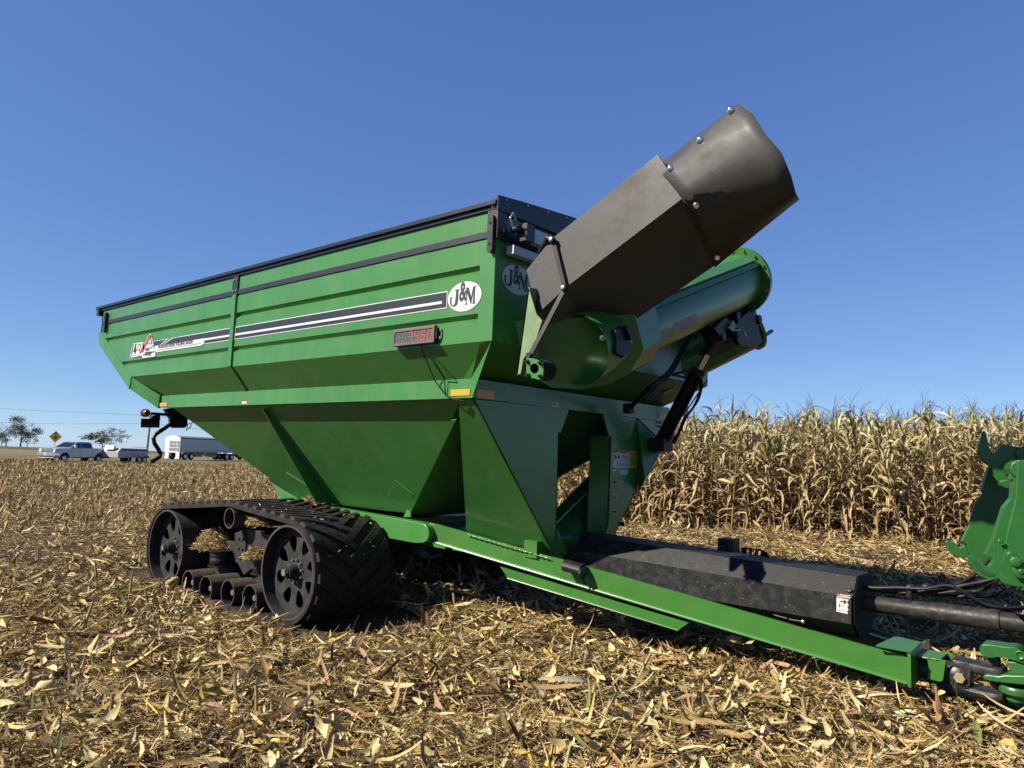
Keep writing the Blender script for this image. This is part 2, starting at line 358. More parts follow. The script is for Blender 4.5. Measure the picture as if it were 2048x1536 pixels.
def sticks(px, py, pz, yaw, pitch, length, rad, cols):
    n = len(px); cy, sy = np.cos(yaw), np.sin(yaw); cp, sp = np.cos(pitch), np.sin(pitch)
    T = np.stack([cy * cp, sy * cp, sp], -1); S = np.stack([-sy, cy, 0 * cy], -1); N = np.cross(T, S)
    c = np.stack([px, py, pz], -1); out = []
    for e in (-.5, .5):
        for q in range(4):
            a = q * PI / 2 + .5
            out.append(c + T * (e * length)[:, None] + rad[:, None] * (math.cos(a) * S + math.sin(a) * N))
    v = np.stack(out, 1).reshape(-1, 3); b = np.arange(n)[:, None] * 8
    f = np.concatenate([np.stack([b[:, 0] + q, b[:, 0] + (q + 1) % 4, b[:, 0] + 4 + (q + 1) % 4, b[:, 0] + 4 + q], -1) for q in range(4)] +
                       [b + np.array([0, 3, 2, 1]), b + np.array([4, 5, 6, 7])])
    return v, f, np.repeat(cols, 8, 0)
class Heap:
    def __init__(s): s.v = []; s.f = []; s.c = []; s.n = 0
    def add(s, t): v, f, c = t; s.v.append(v); s.f.append(f + s.n); s.c.append(c); s.n += len(v)
    def mesh(s, name, m): return raw_mesh(name, np.concatenate(s.v), np.concatenate(s.f), np.concatenate(s.c), m)
STRAW = mat('dry_straw', None, 0.62, spec=.25, attr='tint', var=.35, vscale=110.0, transl=.10)
LEAFM = mat('dry_corn_leaf', None, 0.55, spec=.3, attr='tint', var=.22, vscale=30.0, transl=.18)
TRK = (-6.6, -1.7, -.1, 1.15)                              # footprint of the near track, kept clear
def scatter(n, d0, d1, p=1.5):
    q = 2 - p; u = rng.random(n); d = (d0 ** q + u * (d1 ** q - d0 ** q)) ** (1 / q)
    a = FWD + rng.uniform(-.69, .69, n); x = CAM[0] + d * np.cos(a); y = CAM[1] + d * np.sin(a)
    return x, y, d
def residue():
    H = Heap()
    def clear(x, y):
        return ~((x > TRK[0]) & (x < TRK[1]) & (y > TRK[2]) & (y < TRK[3]))
    def clump(x, y):   # matted tufts and bare hollows
        return np.sin(2.3 * x + 1.7 * y + 1) + np.sin(-1.9 * x + 2.9 * y) + np.sin(4.9 * x - 3.7 * y + 2) + np.sin(.7 * x + 5.9 * y)
    def go(n, d0, d1, fn, p=1.5):
        x, y, d = scatter(n, d0, d1, p); cl = clump(x, y)
        k = clear(x, y) & (rng.random(n) < np.clip(.74 + .13 * cl, .25, 1)); fn(x[k], y[k], d[k], cl[k])
    def chips(x, y, d, cl):
        n = len(x); L_ = rng.lognormal(math.log(.040), .55, n) * (1 + d / 32); W_ = L_ * rng.uniform(.12, .40, n)
        z = HZ(x, y) + rng.random(n) ** 1.3 * (.055 + .016 * cl)
        H.add(strips(x, y, z, rng.uniform(0, 6.28, n), rng.normal(0, .38, n), rng.normal(0, .55, n), L_, W_, rng.normal(0, .12, n), tints(n), 1))
    def leaves(x, y, d, cl):
        n = len(x); L_ = rng.lognormal(math.log(.105), .55, n) * (1 + d / 50); W_ = rng.lognormal(math.log(.011), .5, n) * (1 + d / 40)
        z = HZ(x, y) + .012 + rng.random(n) * (.075 + .022 * cl)
        H.add(strips(x, y, z, rng.uniform(0, 6.28, n), rng.normal(0, .30, n), rng.normal(0, .8, n), L_, W_, rng.normal(.03, .22, n), tints(n), 5, True))
    def husks(x, y, d, cl):
        n = len(x); L_ = rng.uniform(.07, .20, n); W_ = rng.uniform(.02, .055, n); z = HZ(x, y) + .02 + rng.random(n) * .05
        c = np.clip(KA * np.array([.70, .55, .28]) * rng.normal(1, .17, (n, 1)), 0, .9)
        H.add(strips(x, y, z, rng.uniform(0, 6.28, n), rng.normal(.1, .35, n), rng.normal(0, .8, n), L_, W_, rng.normal(.06, .25, n), c, 5, True))
    def stalks(x, y, d, cl):
        n = len(x); L_ = rng.lognormal(math.log(.16), .5, n); z = HZ(x, y) + .02 + rng.random(n) * .035
        H.add(sticks(x, y, z, rng.uniform(0, 6.28, n), rng.normal(0, .16, n), L_, rng.uniform(.004, .012, n), tints(n)))
    def fibres(x, y, d, cl):
        n = len(x); L_ = rng.lognormal(math.log(.11), .5, n) * (1 + d / 50); z = HZ(x, y) + .015 + rng.random(n) * (.055 + .014 * cl)
        H.add(strips(x, y, z, rng.uniform(0, 6.28, n), rng.normal(0, .42, n), rng.uniform(0, 3.1, n), L_, rng.uniform(.002, .007, n) * (1 + d / 22), rng.normal(0, .14, n), tints(n), 2))
    go(190000, 3.3, 90, chips, 1.5); go(90000, 3.3, 9, chips, 1.5); go(70000, 3.3, 88, leaves, 1.55); go(6000, 3.3, 30, husks, 1.4)
    go(14000, 3.3, 40, stalks, 1.5); go(230000, 3.3, 70, fibres, 1.65)
    def long_leaves(x, y, d, cl):
        n = len(x); L_ = rng.uniform(.22, .50, n); z = HZ(x, y) + .05 + rng.random(n) * .04
        H.add(strips(x, y, z, rng.uniform(0, 6.28, n), rng.normal(0, .22, n), rng.normal(0, .7, n), L_, rng.uniform(.016, .042, n), rng.normal(.06, .16, n), tints(n) * 1.05, 9, True))
    def big_husks(x, y, d, cl):
        n = len(x); c = np.clip(KA * np.array([.80, .64, .32]) * rng.normal(1, .15, (n, 1)), 0, .9)
        for q in range(3):
            a = rng.uniform(0, 6.28, n); H.add(strips(x + .03 * np.cos(a), y + .03 * np.sin(a), HZ(x, y) + .06 + rng.random(n) * .05, a, rng.normal(.45, .35, n), rng.normal(0, .9, n), rng.uniform(.10, .22, n), rng.uniform(.025, .06, n), rng.normal(.10, .2, n), c * rng.normal(1, .1, (n, 1)), 6, True))
    go(2600, 3.4, 13, long_leaves, 1.2); go(420, 3.4, 12, big_husks, 1.0)
    # tall bits of stubble that catch the light far out
    def tufts(x, y, d, cl):
        n = len(x); L_ = rng.uniform(.12, .34, n); z = HZ(x, y) + L_ * .4
        H.add(strips(x, y, z, rng.uniform(0, 6.28, n), rng.normal(1.2, .4, n), rng.uniform(0, 3.1, n), L_, rng.uniform(.012, .03, n) * (1 + d / 40), rng.normal(0, .18, n), tints(n), 2))
    go(52000, 16, 88, tufts, .9)
    o = bpy.data.objects.new('corn_residue', H.mesh('corn_residue', STRAW)); COL.objects.link(o)
    tag(o, 'chopped corn stalks and dry leaves littering the harvested field', 'crop residue', kind='stuff')
residue()

# ------------------------------------------------------------------ standing stubs left by the harvester
def stub_meshes():
    out = []
    for k in range(5):
        m = MB(); h = [.17, .23, .13, .28, .20][k]; lean = rng.normal(0, .18, 2)
        p = [V(0, 0, -.05), V(lean[0] * h * .5, lean[1] * h * .5, h * .5), V(lean[0] * h, lean[1] * h, h)]
        m.tube(p, [.014, .0125, .0115], 0, 7)
        for q in range(3 + k % 2):                                   # torn leaf sheath round the stub
            a = rng.uniform(0, 6.28); c0, s0 = math.cos(a), math.sin(a); t = rng.uniform(.35, .8) * h; tip = rng.uniform(.08, .2)
            rows = []
            for e, ww in ((0, .014), (.5, .012), (1, .003)):
                r_ = .013 + e * tip * .6; z = t + e * tip * (.45 - e * .75) ; px_ = p[2] * (t / h)
                rows.append([(px_[0] + r_ * c0 + ww * s0, px_[1] + r_ * s0 - ww * c0, z), (px_[0] + r_ * c0 - ww * s0, px_[1] + r_ * s0 + ww * c0, z)])
            m.grid(rows, 1)
        out.append(m)
    return out
STUB_A = mat('stub_stalk', (.40, .30, .12), .55, var=.3, vscale=30); STUB_B = mat('stub_sheath', (.50, .38, .20), .6, var=.3, vscale=25)
def stubs():
    protos = []
    for m in stub_meshes():
        o = m.build('corn_stub', [STUB_A, STUB_B]); protos.append(o)
        tag(o, 'short cut corn stub with torn sheath standing in the chopped residue', 'corn stub', 'corn stubs left standing in rows')
    n = 0
    rows = np.arange(-12, 18) * .76
    spots = []
    for r_ in rows:
        xs = np.arange(-20, 5.5, .17)
        for x in xs:
            if rng.random() < .72: continue
            px = x + rng.normal(0, .03); py = r_ + rng.normal(0, .035) - .04 * x
            c = R.T @ (np.array([px, py, HZ(px, py)]) - CAM)
            if c[2] < 3.3: continue
            u, v_ = CX + FPX * c[0] / c[2], CY + FPX * c[1] / c[2]
            if not (-20 < u < 2068 and v_ < 1560): continue
            if TRK[0] < px < TRK[1] and TRK[2] < py < TRK[3]: continue
            spots.append((c[2], px, py))
    spots.sort()
    for k, (d, px, py) in enumerate(spots[:170]):
        o = protos[k] if k < 5 else protos[k % 5].copy()
        if k >= 5: COL.objects.link(o)
        o.location = (px, py, HZ(px, py)); o.rotation_euler = (rng.normal(0, .22), rng.normal(0, .22), rng.uniform(0, 6.28))
        s = rng.uniform(.55, 1.1); o.scale = (1, 1, s)
stubs()
# ================================================================== THE GRAIN CART
W = 3.66                                                   # width of the tank
cart = thing('grain_cart', (-3.5, 1.83, 0), 'big green tracked grain cart with black folded auger spout, parked in the stubble', 'grain cart')
ZB, ZT = 2.593, 3.683                                      # bend below the ribs, top edge
YR, ZR0, ZR1 = .20, 2.176, 2.335                           # lower rail face
XF, XR = 0.0, -7.95
XRF = -.375                                                # front rail face
def mir(p): return np.array([p[0], W - p[1], p[2]])
zr = lambda px, py: PY(px, py, 0)[2]
zstripe = (zr(972.7, 463.5), zr(972.7, 477.5)); zcap = zr(987, 421)
rib1 = (zr(980.9, 526.5), zr(980, 534.5), zr(979.5, 543.5)); rib2 = (zr(977.4, 624.0), zr(976.8, 632), zr(976.2, 640))
zsil = zr(199, 678)
def xrear(z):                                              # sloping rear edge of the side sheet
    z1 = zr(205, 668)
    return -7.86 if z >= z1 else -7.86 + (z1 - z) / (z1 - ZB) * (7.86 - 6.70)
def side_sheet(m, flip=False):
    prof = [(ZT - .01, 0), (rib1[0], 0), (rib1[1], .038), (rib1[2], 0), (rib2[0], 0), (rib2[1], .038), (rib2[2], 0), (ZB, 0)]
    z1 = zr(205, 668)
    zs = sorted({p[0] for p in prof} | {z1}, reverse=True); pz = [p[0] for p in prof][::-1]; py = [p[1] for p in prof][::-1]
    g = (lambda p: mir(p)) if flip else (lambda p: p)
    rows = [[g(V(xrear(z), np.interp(z, pz, py), z)), g(V(-.16, np.interp(z, pz, py), z))] for z in zs]
    for a, b in zip(rows[:-1], rows[1:]): m.face([a[0], a[1], b[1], b[0]])
    m.face([g(V(-.16, 0, ZT - .01)), g(V(0, 0, ZT - .01)), g(V(0, 0, ZB)), g(V(-.16, 0, ZB))])
    for rb in (rib1, rib2):
        m.face([g(V(-.16, 0, rb[0])), g(V(-.16, .038, rb[1])), g(V(-.16, 0, rb[2]))])
YB, ZBB = .212, 2.337
tank = MB()
XRR = -6.12                                                # rear end of the lower rail
HY, HK = .26, .80                                         # hopper side: inset under the rail and slope
HNn = nrm(V(0, -1, -HK)); HDd = HNn @ V(0, HY, ZR0)
def hpl(px, py): return PN(px, py, HNn, HDd)
HTF, HTR, HBR, HBF = hpl(921, 798), hpl(368, 832), hpl(598, 999), hpl(820, 1028)
HTF = HBF + (HTF - HBF) * (ZR0 + .004 - HBF[2]) / (HTF[2] - HBF[2]); HTR = HBR + (HTR - HBR) * (ZR0 + .004 - HBR[2]) / (HTR[2] - HBR[2])
HB = HBF[2]                                                  # height of the hopper floor edge
for fl in (False, True):
    g = mir if fl else (lambda p: p)
    side_sheet(tank, fl)
    tank.face([g(V(XF, 0, ZB)), g(V(-6.70, 0, ZB)), g(V(-6.05, YB, ZBB)), g(V(XRF - .12, YB, ZBB))])        # bend under the ribs
    # lower rail: face, top shelf, underside
    tank.face([g(V(XRF, YR, ZR0)), g(V(XRF, YR, ZR1)), g(V(XRR, YR, ZR1)), g(V(XRR, YR, ZR0))])
    tank.face([g(V(XRF, YR, ZR1)), g(V(XRR, YR, ZR1)), g(V(XRR, YB + .05, ZR1)), g(V(XRF - .1, YB + .05, ZR1))])
    tank.face([g(V(XRF, YR, ZR0)), g(V(XRR, YR, ZR0)), g(V(XRR, .47, ZR0)), g(V(XRF - .1, .47, ZR0))])
    # hopper side slope
    tank.face([g(HTF), g(HTR), g(HBR), g(HBF)])
# front: flat upper face, bend, rail, hopper front
tank.face([V(0, 0, ZT - .01), V(0, W, ZT - .01), V(0, W, ZB), V(0, 0, ZB)])
tank.face([V(0, 0, ZB), V(0, W, ZB), V(XRF - .10, W - YB, ZBB), V(XRF - .10, YB, ZBB)])
tank.face([V(XRF, YR, ZR0), V(XRF, W - YR, ZR0), V(XRF, W - YR, ZR1), V(XRF, YR, ZR1)])
tank.face([V(XRF, YR, ZR1), V(XRF, W - YR, ZR1), V(XRF - .12, W - YR, ZR1), V(XRF - .12, YR, ZR1)])
tank.face([V(XRF, YR, ZR0), V(XRF, W - YR, ZR0), V(HTF[0] - .1, W - YR, ZR0), V(HTF[0] - .1, YR, ZR0)])
tank.face([HTF, mir(HTF), mir(HBF), HBF])
tank.face([HBF, mir(HBF), mir(HBR), HBR])
# rear
tank.face([V(-7.93, 0.01, ZT - .01), V(-7.93, W - .01, ZT - .01), V(-7.93, W - .01, zsil), V(-7.93, .01, zsil)])
tank.face([V(-7.93, .01, zsil), V(-7.93, W - .01, zsil), V(XRR, W - YR, ZR0 + .02), V(XRR, YR, ZR0 + .02)])
tank.face([V(XRR, YR, ZR0), V(XRR, W - YR, ZR0), mir(HTR), HTR])
tank.face([HTR, mir(HTR), mir(HBR), HBR])
tank = tank.build('grain_tank', GREEN, cart)
# framing plates of the tank: upright flanges along the sloping ends
fr = MB()
def yz(p, y): return PY(p[0], p[1], y)
fr.prism([yz((197.2, 664), -.006), yz((201.5, 664), -.006), yz((262.4, 754.3), -.006), yz((257.9, 778), -.006), yz((197.2, 687.6), -.006)], (0, .05, 0))
a_ = [yz((264, 755), .004), yz((319.3, 791), YR - .004), yz((315.8, 816.4), YR - .004), yz((261, 779), .004)]
fr.prism(a_, (0, .035, 0))
C0, C1 = V(0, -.004, ZB), V(XRF, YR - .004, ZR0)
i0, i1 = PY(981, 692, -.012), PY(943, 756, YR - .03)
i0 = V(-.02, .0, ZB - .03); 
fr.face([C0, C1, V(XRF - .02, YR - .004, ZR1 - .0), V(-.115, -.012, ZB - .02)])
fr.face([V(-.115, -.012, ZB - .02), V(XRF - .02, YR - .004, ZR1), V(XRF - .13, YB, ZBB), V(-.115, .02, ZB - .02)])
build_each(fr, 'end_flange', lambda c: int(c[0] < -6.9) + 2 * int(c[0] > -3), GREEN, tank)
# upright seam post half way along each side
sp = MB()
sp.box((-4.02, -.022, ZB), (-3.94, .002, zstripe[1]))
sp.prism([V(-4.02, -.02, ZB), V(-3.94, -.02, ZB), V(-3.94, YB - .02, ZBB), V(-4.02, YB - .02, ZBB)], (0, .015, .02))
sp.box((-4.02, W - .002, ZB), (-3.94, W + .022, zstripe[1]))
build_each(sp, 'seam_post', lambda c: c[1] < W / 2, GREEN, tank, bevel=.004)
ps = MB()
for sgn, y in ((1, -.018), (-1, W + .018)):
    ps.box((-4.04, min(y, y + sgn * .02), zstripe[1] - .005), (-3.92, max(y, y + sgn * .02), ZT - .02))
for z in (zstripe[1] + .05, ZT - .1):
    for x in (-4.015, -3.945): ps.cyl(V(x, -.018, z), V(x, -.026, z), .011, 1, 10)
build_each(ps, 'seam_bracket', lambda c: c[1] < W / 2, [BAND, STEEL], tank)
# black band under the extension, black top edge with overhanging lip
bd = MB()
for y0, y1 in ((-.012, 0.0), (W, W + .012)): bd.box((-7.86, y0, zstripe[1]), (-.06, y1, zstripe[0]))
bd.box((0, -.01, zstripe[1] - .01), (.012, W + .01, zstripe[0] + .02))
bd.build('black_band', BAND, tank, bevel=.003)
tr = MB()
for y0, y1 in ((-.045, .05), (W - .05, W + .045)): tr.box((-8.06, y0, ZT - .025), (.02, y1, ZT + .012))
for y0, y1 in ((-.02, -.001), (W + .001, W + .02)): tr.box((-7.93, y0, zcap), (.0, y1, ZT - .026))
tr.box((-8.03, -.04, ZT - .12), (-7.935, W + .04, ZT - .026))
tr.box((-.05, .05, ZT - .03), (.01, W - .05, ZT + .004))
tr.build('top_edge', TARP, tank, bevel=.003)
# rolled tarpaulin: a low arch over the tank
tp = MB(); rows = []
for x in (-7.9, -6, -4, -2, -.02):
    rows.append([V(x, .05 + (W - .1) * k / 16, ZT + .015 + .14 * (1 - abs(k - 8) / 8) * (1 if x > -7.5 else .3)) for k in range(17)])
tp.grid(rows); tp.build('tarpaulin', TARP, tank)
# front end cap of the tarpaulin
bl = [(1003, 394), (1154.4, 439.1)]
ecp = MB(); xe = .02
p_tl = PX(1001, 394, xe); n_ = 14; up = []; lo = []
for k in range(n_ + 1):
    y = -.03 + (W + .06) * k / n_; zt = ZT + .045 + .095 * max(0.0, min(y + .03, W + .03 - y)) ** .9; zl = ZT - .07
    up.append(V(xe, y, zt)); lo.append(V(xe, y, zl))
for k in range(n_): ecp.prism([lo[k], lo[k + 1], up[k + 1], up[k]], (.015, 0, 0))
for k in range(1, n_ - 1, 1):
    y = .06 + W * (k - 1) / n_; ecp.cyl(V(xe + .015, y, ZT + .02 + .095 * max(0.0, min(y + .03, W + .03 - y)) ** .9), V(xe + .022, y, ZT + .02 + .095 * max(0.0, min(y + .03, W + .03 - y)) ** .9), .009, 1, 8)
ecp.build('tarpaulin_end_cap', [TARP, STEEL], tank)
cb = MB()
for fl in (False, True):
    g = mir if fl else (lambda p: p)
    pts = [V(-.085, -.016, zstripe[1] - .015), V(.016, -.016, zstripe[1] - .015), V(.016, -.016, zcap + .0), V(-.085, -.016, zcap)]
    cb.prism([g(p) for p in pts], (0, .012 if not fl else -.012, 0))
    pts = [V(.013, -.016, zstripe[1] - .015), V(.013, .10, zstripe[1] - .015), V(.013, .10, ZT + .02), V(.013, -.016, ZT + .02)]
    cb.prism([g(p) for p in pts], (.012, 0, 0), 1)
    for z in (zstripe[1] + .06, zcap + .03):
        a = g(V(-.03, -.016, z)); cb.cyl(a, a + V(0, -.008 if not fl else .008, 0), .016, 2, 10)
    for z in (zstripe[1] + .06, zcap + .03, ZT - .01):
        a = g(V(.025, .055, z)); cb.cyl(a, a + V(.008, 0, 0), .016, 2, 10)
build_each(cb, 'corner_bracket', lambda c: c[1] < W / 2, [NAVY, BAND, STEEL], tank, bevel=.002)
# upright grab bars near both corners of the near side
def grab(pa, pb, name='grab_bar'):
    m = MB(); a, b = PY(*pa, -.05), PY(*pb, -.05); xc = (a[0] + b[0]) / 2; hw = .028
    pts = []
    for k in range(9): t = PI * k / 8; pts.append(V(xc + hw * math.cos(t), -.045, a[2] - hw + hw * math.sin(t)))
    for k in range(9): t = PI + PI * k / 8; pts.append(V(xc + hw * math.cos(t), -.045, b[2] + hw + hw * math.sin(t)))
    m.prism(pts, (0, .035, 0))
    for z in (a[2] - .07, b[2] + .07): m.cyl(V(xc, -.05, z), V(xc, -.044, z), .014, 1, 10)
    m.build(name, [BLACK, HOLE], tank, bevel=.006)
grab((983, 427), (975, 505)); grab((209.5, 624), (205.8, 665))
# white tarp roller across the front
rl = MB()
rl.box((.10, .16, ZT - .285), (.17, W - .16, ZT - .175), 0); rl.box((.02, .10, ZT - .40), (.10, W - .10, ZT - .33), 1)
rl.obox(V(.135, .20, ZT - .225), (.05, 0, 0), (0, .05, 0), (0, 0, .07), 2); rl.cyl(V(.06, .12, ZT - .2), V(.14, .12, ZT - .2), .03, 2, 12)
rl.tube([V(.13, .08, ZT - .15), V(.14, .03, ZT - .1), V(.14, .0, ZT - .15), V(.14, .03, ZT - .21), V(.13, .1, ZT - .19)], .009, 3, 6)
rl.build('tarpaulin_roller', [GALV, GALV, BAND, STEEL], tank, bevel=.004)

# ---- graphics on the near side and the front
DY = -.0035
def decal(name, polys, mats, parent=tank, y=DY, th=.0012):
    """polys: list of (list of photo-survey points on the side, material index, layer)"""
    m = MB()
    for pts, mi, ly in polys: m.prism([PY(px, py, y - ly * .0012) for px, py in pts], (0, th, 0), mi)
    return m.build(name, mats, parent)
z7 = lambda u, v: (770 + u / 8.535, 540 + v / 8.535)
def zline(p, q, x): return p[1] + (q[1] - p[1]) * (x - p[0]) / (q[0] - p[0])
st = [(895.6, 584.0), (895.0, 614.3)]
sA = zr(*st[0]), zr(*st[1]); sw = zr(887.2, 601.8), zr(887.2, 607.2)
def bar(m, x0, x1, z0, z1, mi, ly, y=DY, slant=0.0):
    yy = y - ly * .0012; m.prism([V(x0, yy, z0), V(x1, yy, z0), V(x1 + slant, yy, z1), V(x0 + slant, yy, z1)], (0, .0012, 0), mi)
xs1, xL = PY(895, 600, 0)[0], PY(385, 690, 0)[0]
m = MB()
bar(m, -3.925, xs1, sA[1] - .008, sA[0] + .008, 0, 0); bar(m, -3.918, xs1 - .008, sA[1], sA[0], 1, 1); bar(m, -3.918, xs1 - .06, sw[1], sw[0], 0, 2)
m.build('side_stripe', [WHITE, NAVY], tank)
q8 = lambda u, v: (240 + u / 10.24, 640 + v / 10.24)
x0 = PY(*q8(1203, 360), 0)[0]
m = MB()
bar(m, x0, -4.03, sA[1] - .008, sA[0] + .008, 0, 0); bar(m, x0, -4.035, sA[1], sA[0], 1, 1); bar(m, x0, -4.035, sw[1], sw[0], 0, 2)
m.build('side_stripe', [WHITE, NAVY], tank)
decal('side_stripe', [([q8(660, 440), q8(1000, 378), q8(960, 405), q8(900, 455), q8(815, 525), q8(660, 545)], 0, 0),
                      ([q8(664, 446), q8(950, 395), q8(890, 440), q8(815, 510), q8(664, 540)], 1, 1),
                      ([q8(1140, 352), q8(1060, 375), q8(990, 418), q8(930, 465), q8(885, 515), q8(1200, 480), q8(1200, 345)], 0, 0),
                      ([q8(1200, 352), q8(1140, 362), q8(1070, 383), q8(1000, 425), q8(940, 470), q8(895, 515), q8(1200, 478)], 1, 1)], [WHITE, NAVY])
decal('caption_plate', [([q8(700, 545), q8(1738, 372), q8(1720, 465), q8(1700, 500), q8(1670, 520), q8(740, 662)], 0, 3),
                        ([q8(745, 617), q8(1658, 470), q8(1655, 485), q8(745, 630)], 1, 4)], [WHITE, GREYINK])
pa, pb = PY(*q8(775, 585), DY - .007), PY(*q8(1590, 452), DY - .007)
text_part('caption_text', 'PATENTED FRONT FOLDING AUGER', V(pa[0], DY - .007, pa[2]), (1, 0, 0), (0, 0, 1), .062, INK, tank, shear=.2, sx=.0 + (pb[0] - pa[0]) / 1.17)
decal('model_decal', [([q8(200, 790), q8(255, 485), q8(440, 455), q8(500, 470), q8(605, 290), q8(640, 290), q8(690, 520), q8(690, 590), q8(735, 600), q8(718, 745), q8(455, 782), q8(455, 720), q8(415, 745)], 0, 4),
                      ([q8(225, 715), q8(258, 520), q8(245, 520), q8(262, 495), q8(285, 485), q8(245, 712)], 1, 5),
                      ([q8(300, 700), q8(305, 660), q8(265, 665), q8(315, 485), q8(340, 480), q8(325, 600), q8(340, 598), q8(335, 640), q8(325, 655), q8(318, 700)], 1, 5),
                      ([q8(340, 630), q8(372, 480), q8(385, 478), q8(358, 628)], 2, 5),
                      ([q8(375, 640), q8(378, 615), q8(412, 545), q8(415, 510), q8(400, 510), q8(395, 530), q8(382, 532), q8(392, 488), q8(420, 478), q8(435, 495), q8(430, 550), q8(402, 612), q8(420, 608), q8(418, 634)], 2, 5),
                      ([q8(205, 778), q8(212, 738), q8(415, 705), q8(412, 745)], 1, 5), ([q8(222, 768), q8(226, 745), q8(405, 716), q8(403, 737)], 0, 6),
                      ([q8(383, 680), q8(600, 310), q8(632, 310), q8(632, 360), q8(430, 680)], 3, 6),
                      ([q8(450, 480), q8(485, 470), q8(500, 570), q8(480, 660), q8(455, 660), q8(465, 570)], 3, 6),
                      ([q8(605, 300), q8(635, 300), q8(662, 490), q8(640, 490), q8(622, 390)], 2, 6),
                      ([q8(545, 475), q8(655, 455), q8(655, 475), q8(545, 495)], 2, 6),
                      ([q8(500, 545), q8(560, 510), q8(630, 500), q8(680, 520), q8(680, 545), q8(630, 580), q8(560, 600), q8(505, 590)], 2, 6),
                      ([q8(515, 548), q8(570, 522), q8(650, 515), q8(655, 545), q8(580, 570), q8(520, 575)], 0, 7),
                      ([q8(520, 660), q8(620, 645), q8(725, 640), q8(725, 655), q8(620, 675), q8(520, 685)], 1, 6)], [WHITE, INK, GREYINK, RED])
p = PY(*q8(470, 750), DY - .011); text_part('model_text', 'w/ Bullet Auger', V(p[0], DY - .011, p[2] + .012), (1, 0, -.02), (0, 0, 1), .062, INK, tank, shear=.2, sx=.62)
p = PY(*q8(510, 640), DY - .011); text_part('model_text', 'Reach', V(p[0], DY - .011, p[2] + .002), (1, 0, 0), (0, 0, 1), .055, INK, tank, shear=.2, sx=.9)
# round badge with the maker's initials
L_, R_, T_, B_ = PY(*z7(1070, 480), 0), PY(*z7(1660, 390), 0), PY(*z7(1440, 180), 0), PY(*z7(1300, 720), 0)
bc = V((L_[0] + R_[0]) / 2, 0, (T_[2] + B_[2]) / 2); brx, brz = (R_[0] - L_[0]) / 2, (T_[2] - B_[2]) / 2
LJ = [(1205, 340), (1275, 325), (1278, 342), (1262, 347), (1252, 530), (1240, 590), (1200, 625), (1160, 630), (1125, 605), (1115, 570), (1117, 490), (1111, 474), (1158, 463), (1157, 480), (1140, 487), (1140, 570), (1150, 596), (1168, 606), (1186, 595), (1203, 550), (1222, 355), (1206, 358)]
LM = [(1383, 307), (1387, 326), (1401, 322), (1385, 575), (1366, 580), (1365, 597), (1412, 588), (1413, 572), (1397, 573), (1412, 400), (1463, 578), (1476, 575), (1520, 370), (1503, 560), (1487, 564), (1487, 578), (1550, 570), (1551, 553), (1535, 556), (1548, 294), (1566, 290), (1568, 272), (1510, 284), (1478, 455), (1434, 296)]
def letters_local(pts): return [((q := PY(*z7(*p), 0))[0] - bc[0], q[2] - bc[2]) for p in pts]
LJ, LM = letters_local(LJ), letters_local(LM); amp = letters_local([(1268, 530)])[0]
def badge(c, xd, nd):
    c = np.array(c, float); xd = V(*xd); nd = V(*nd); P = lambda q, h: c + xd * q[0] + V(0, 0, q[1]) + nd * h
    m = MB(); m.prism([P(q, .001) for q in circ(0, 0, brx, 56, brz)], nd * .001, 1)
    m.prism([P(q, .002) for q in circ(0, 0, brx * .975, 56, brz * .975)], nd * .0012, 0)
    for l in (LJ, LM): m.prism([P(q, .0034) for q in l], nd * .0012, 1)
    o = m.build('maker_badge', [WHITE, INK], tank)
    text_part('badge_text', '&', P(amp, .0036), xd, (0, 0, 1), .215, INK, o, shear=0, bold=.006, sx=.62)
badge((bc[0], 0, bc[2]), (1, 0, 0), (0, -1, 0))
fc = PX(1035, 560.5, 0); badge((0.0, fc[1], fc[2]), (0, 1, 0), (1, 0, 0))
# reflectors, small stickers
m = MB()
def refl(a, b, n):
    m.prism([a, V(b[0], b[1], a[2]), b, V(a[0], a[1], b[2])], n, 0)
refl(PY(901.5, 792, YR - .002), PY(940.5, 778, YR - .002), (0, -.004, 0)); refl(PY(319.8, 812.8, YR - .002), PY(334.5, 805.5, YR - .002), (0, -.004, 0))
refl(PX(952, 795, XRF + .002), PX(988, 782.5, XRF + .002), (.004, 0, 0)); refl(PX(1316.5, 836.5, XRF + .002), PX(1333, 829, XRF + .002), (.004, 0, 0))
build_each(m, 'amber_reflector', lambda c: (round(c[0]), round(c[1])) if c[0] > -1 and c[1] > 1 else (round(c[0]), c[0] > XRF), AMBER_R, tank)
def sticker(name, a, b, plane, mats, rows):
    """small printed label; rows: (v0, v1, u0, u1, material)"""
    m = MB(); a = np.array(a); b = np.array(b)
    u = V(b[0] - a[0], b[1] - a[1], 0); z = V(0, 0, b[2] - a[2]); n = V(*plane)
    for v0, v1, u0, u1, mi in rows:
        o_ = a + n * (.0012 if mi == 0 and v0 == 0 and v1 == 1 else .0024); m.prism([o_ + u * u0 + z * v0, o_ + u * u1 + z * v0, o_ + u * u1 + z * v1, o_ + u * u0 + z * v1], n * .001, mi)
    return m.build(name, mats, tank if rows is not None else None)
sticker('warning_sticker', PY(484.2, 807.6, YR), PY(494, 799.5, YR), (0, -1, 0), [WHITE, RED], [(0, 1, 0, 1, 0), (.62, 1, 0, 1, 1)])
sticker('warning_sticker', PX(1103.5, 812.5, XRF), PX(1117.5, 802, XRF), (1, 0, 0), [WHITE, INK], [(0, 1, 0, 1, 0), (.74, .95, .06, .94, 1), (.2, .6, .15, .4, 1), (.45, .5, .5, .9, 1), (.3, .35, .5, .9, 1)])
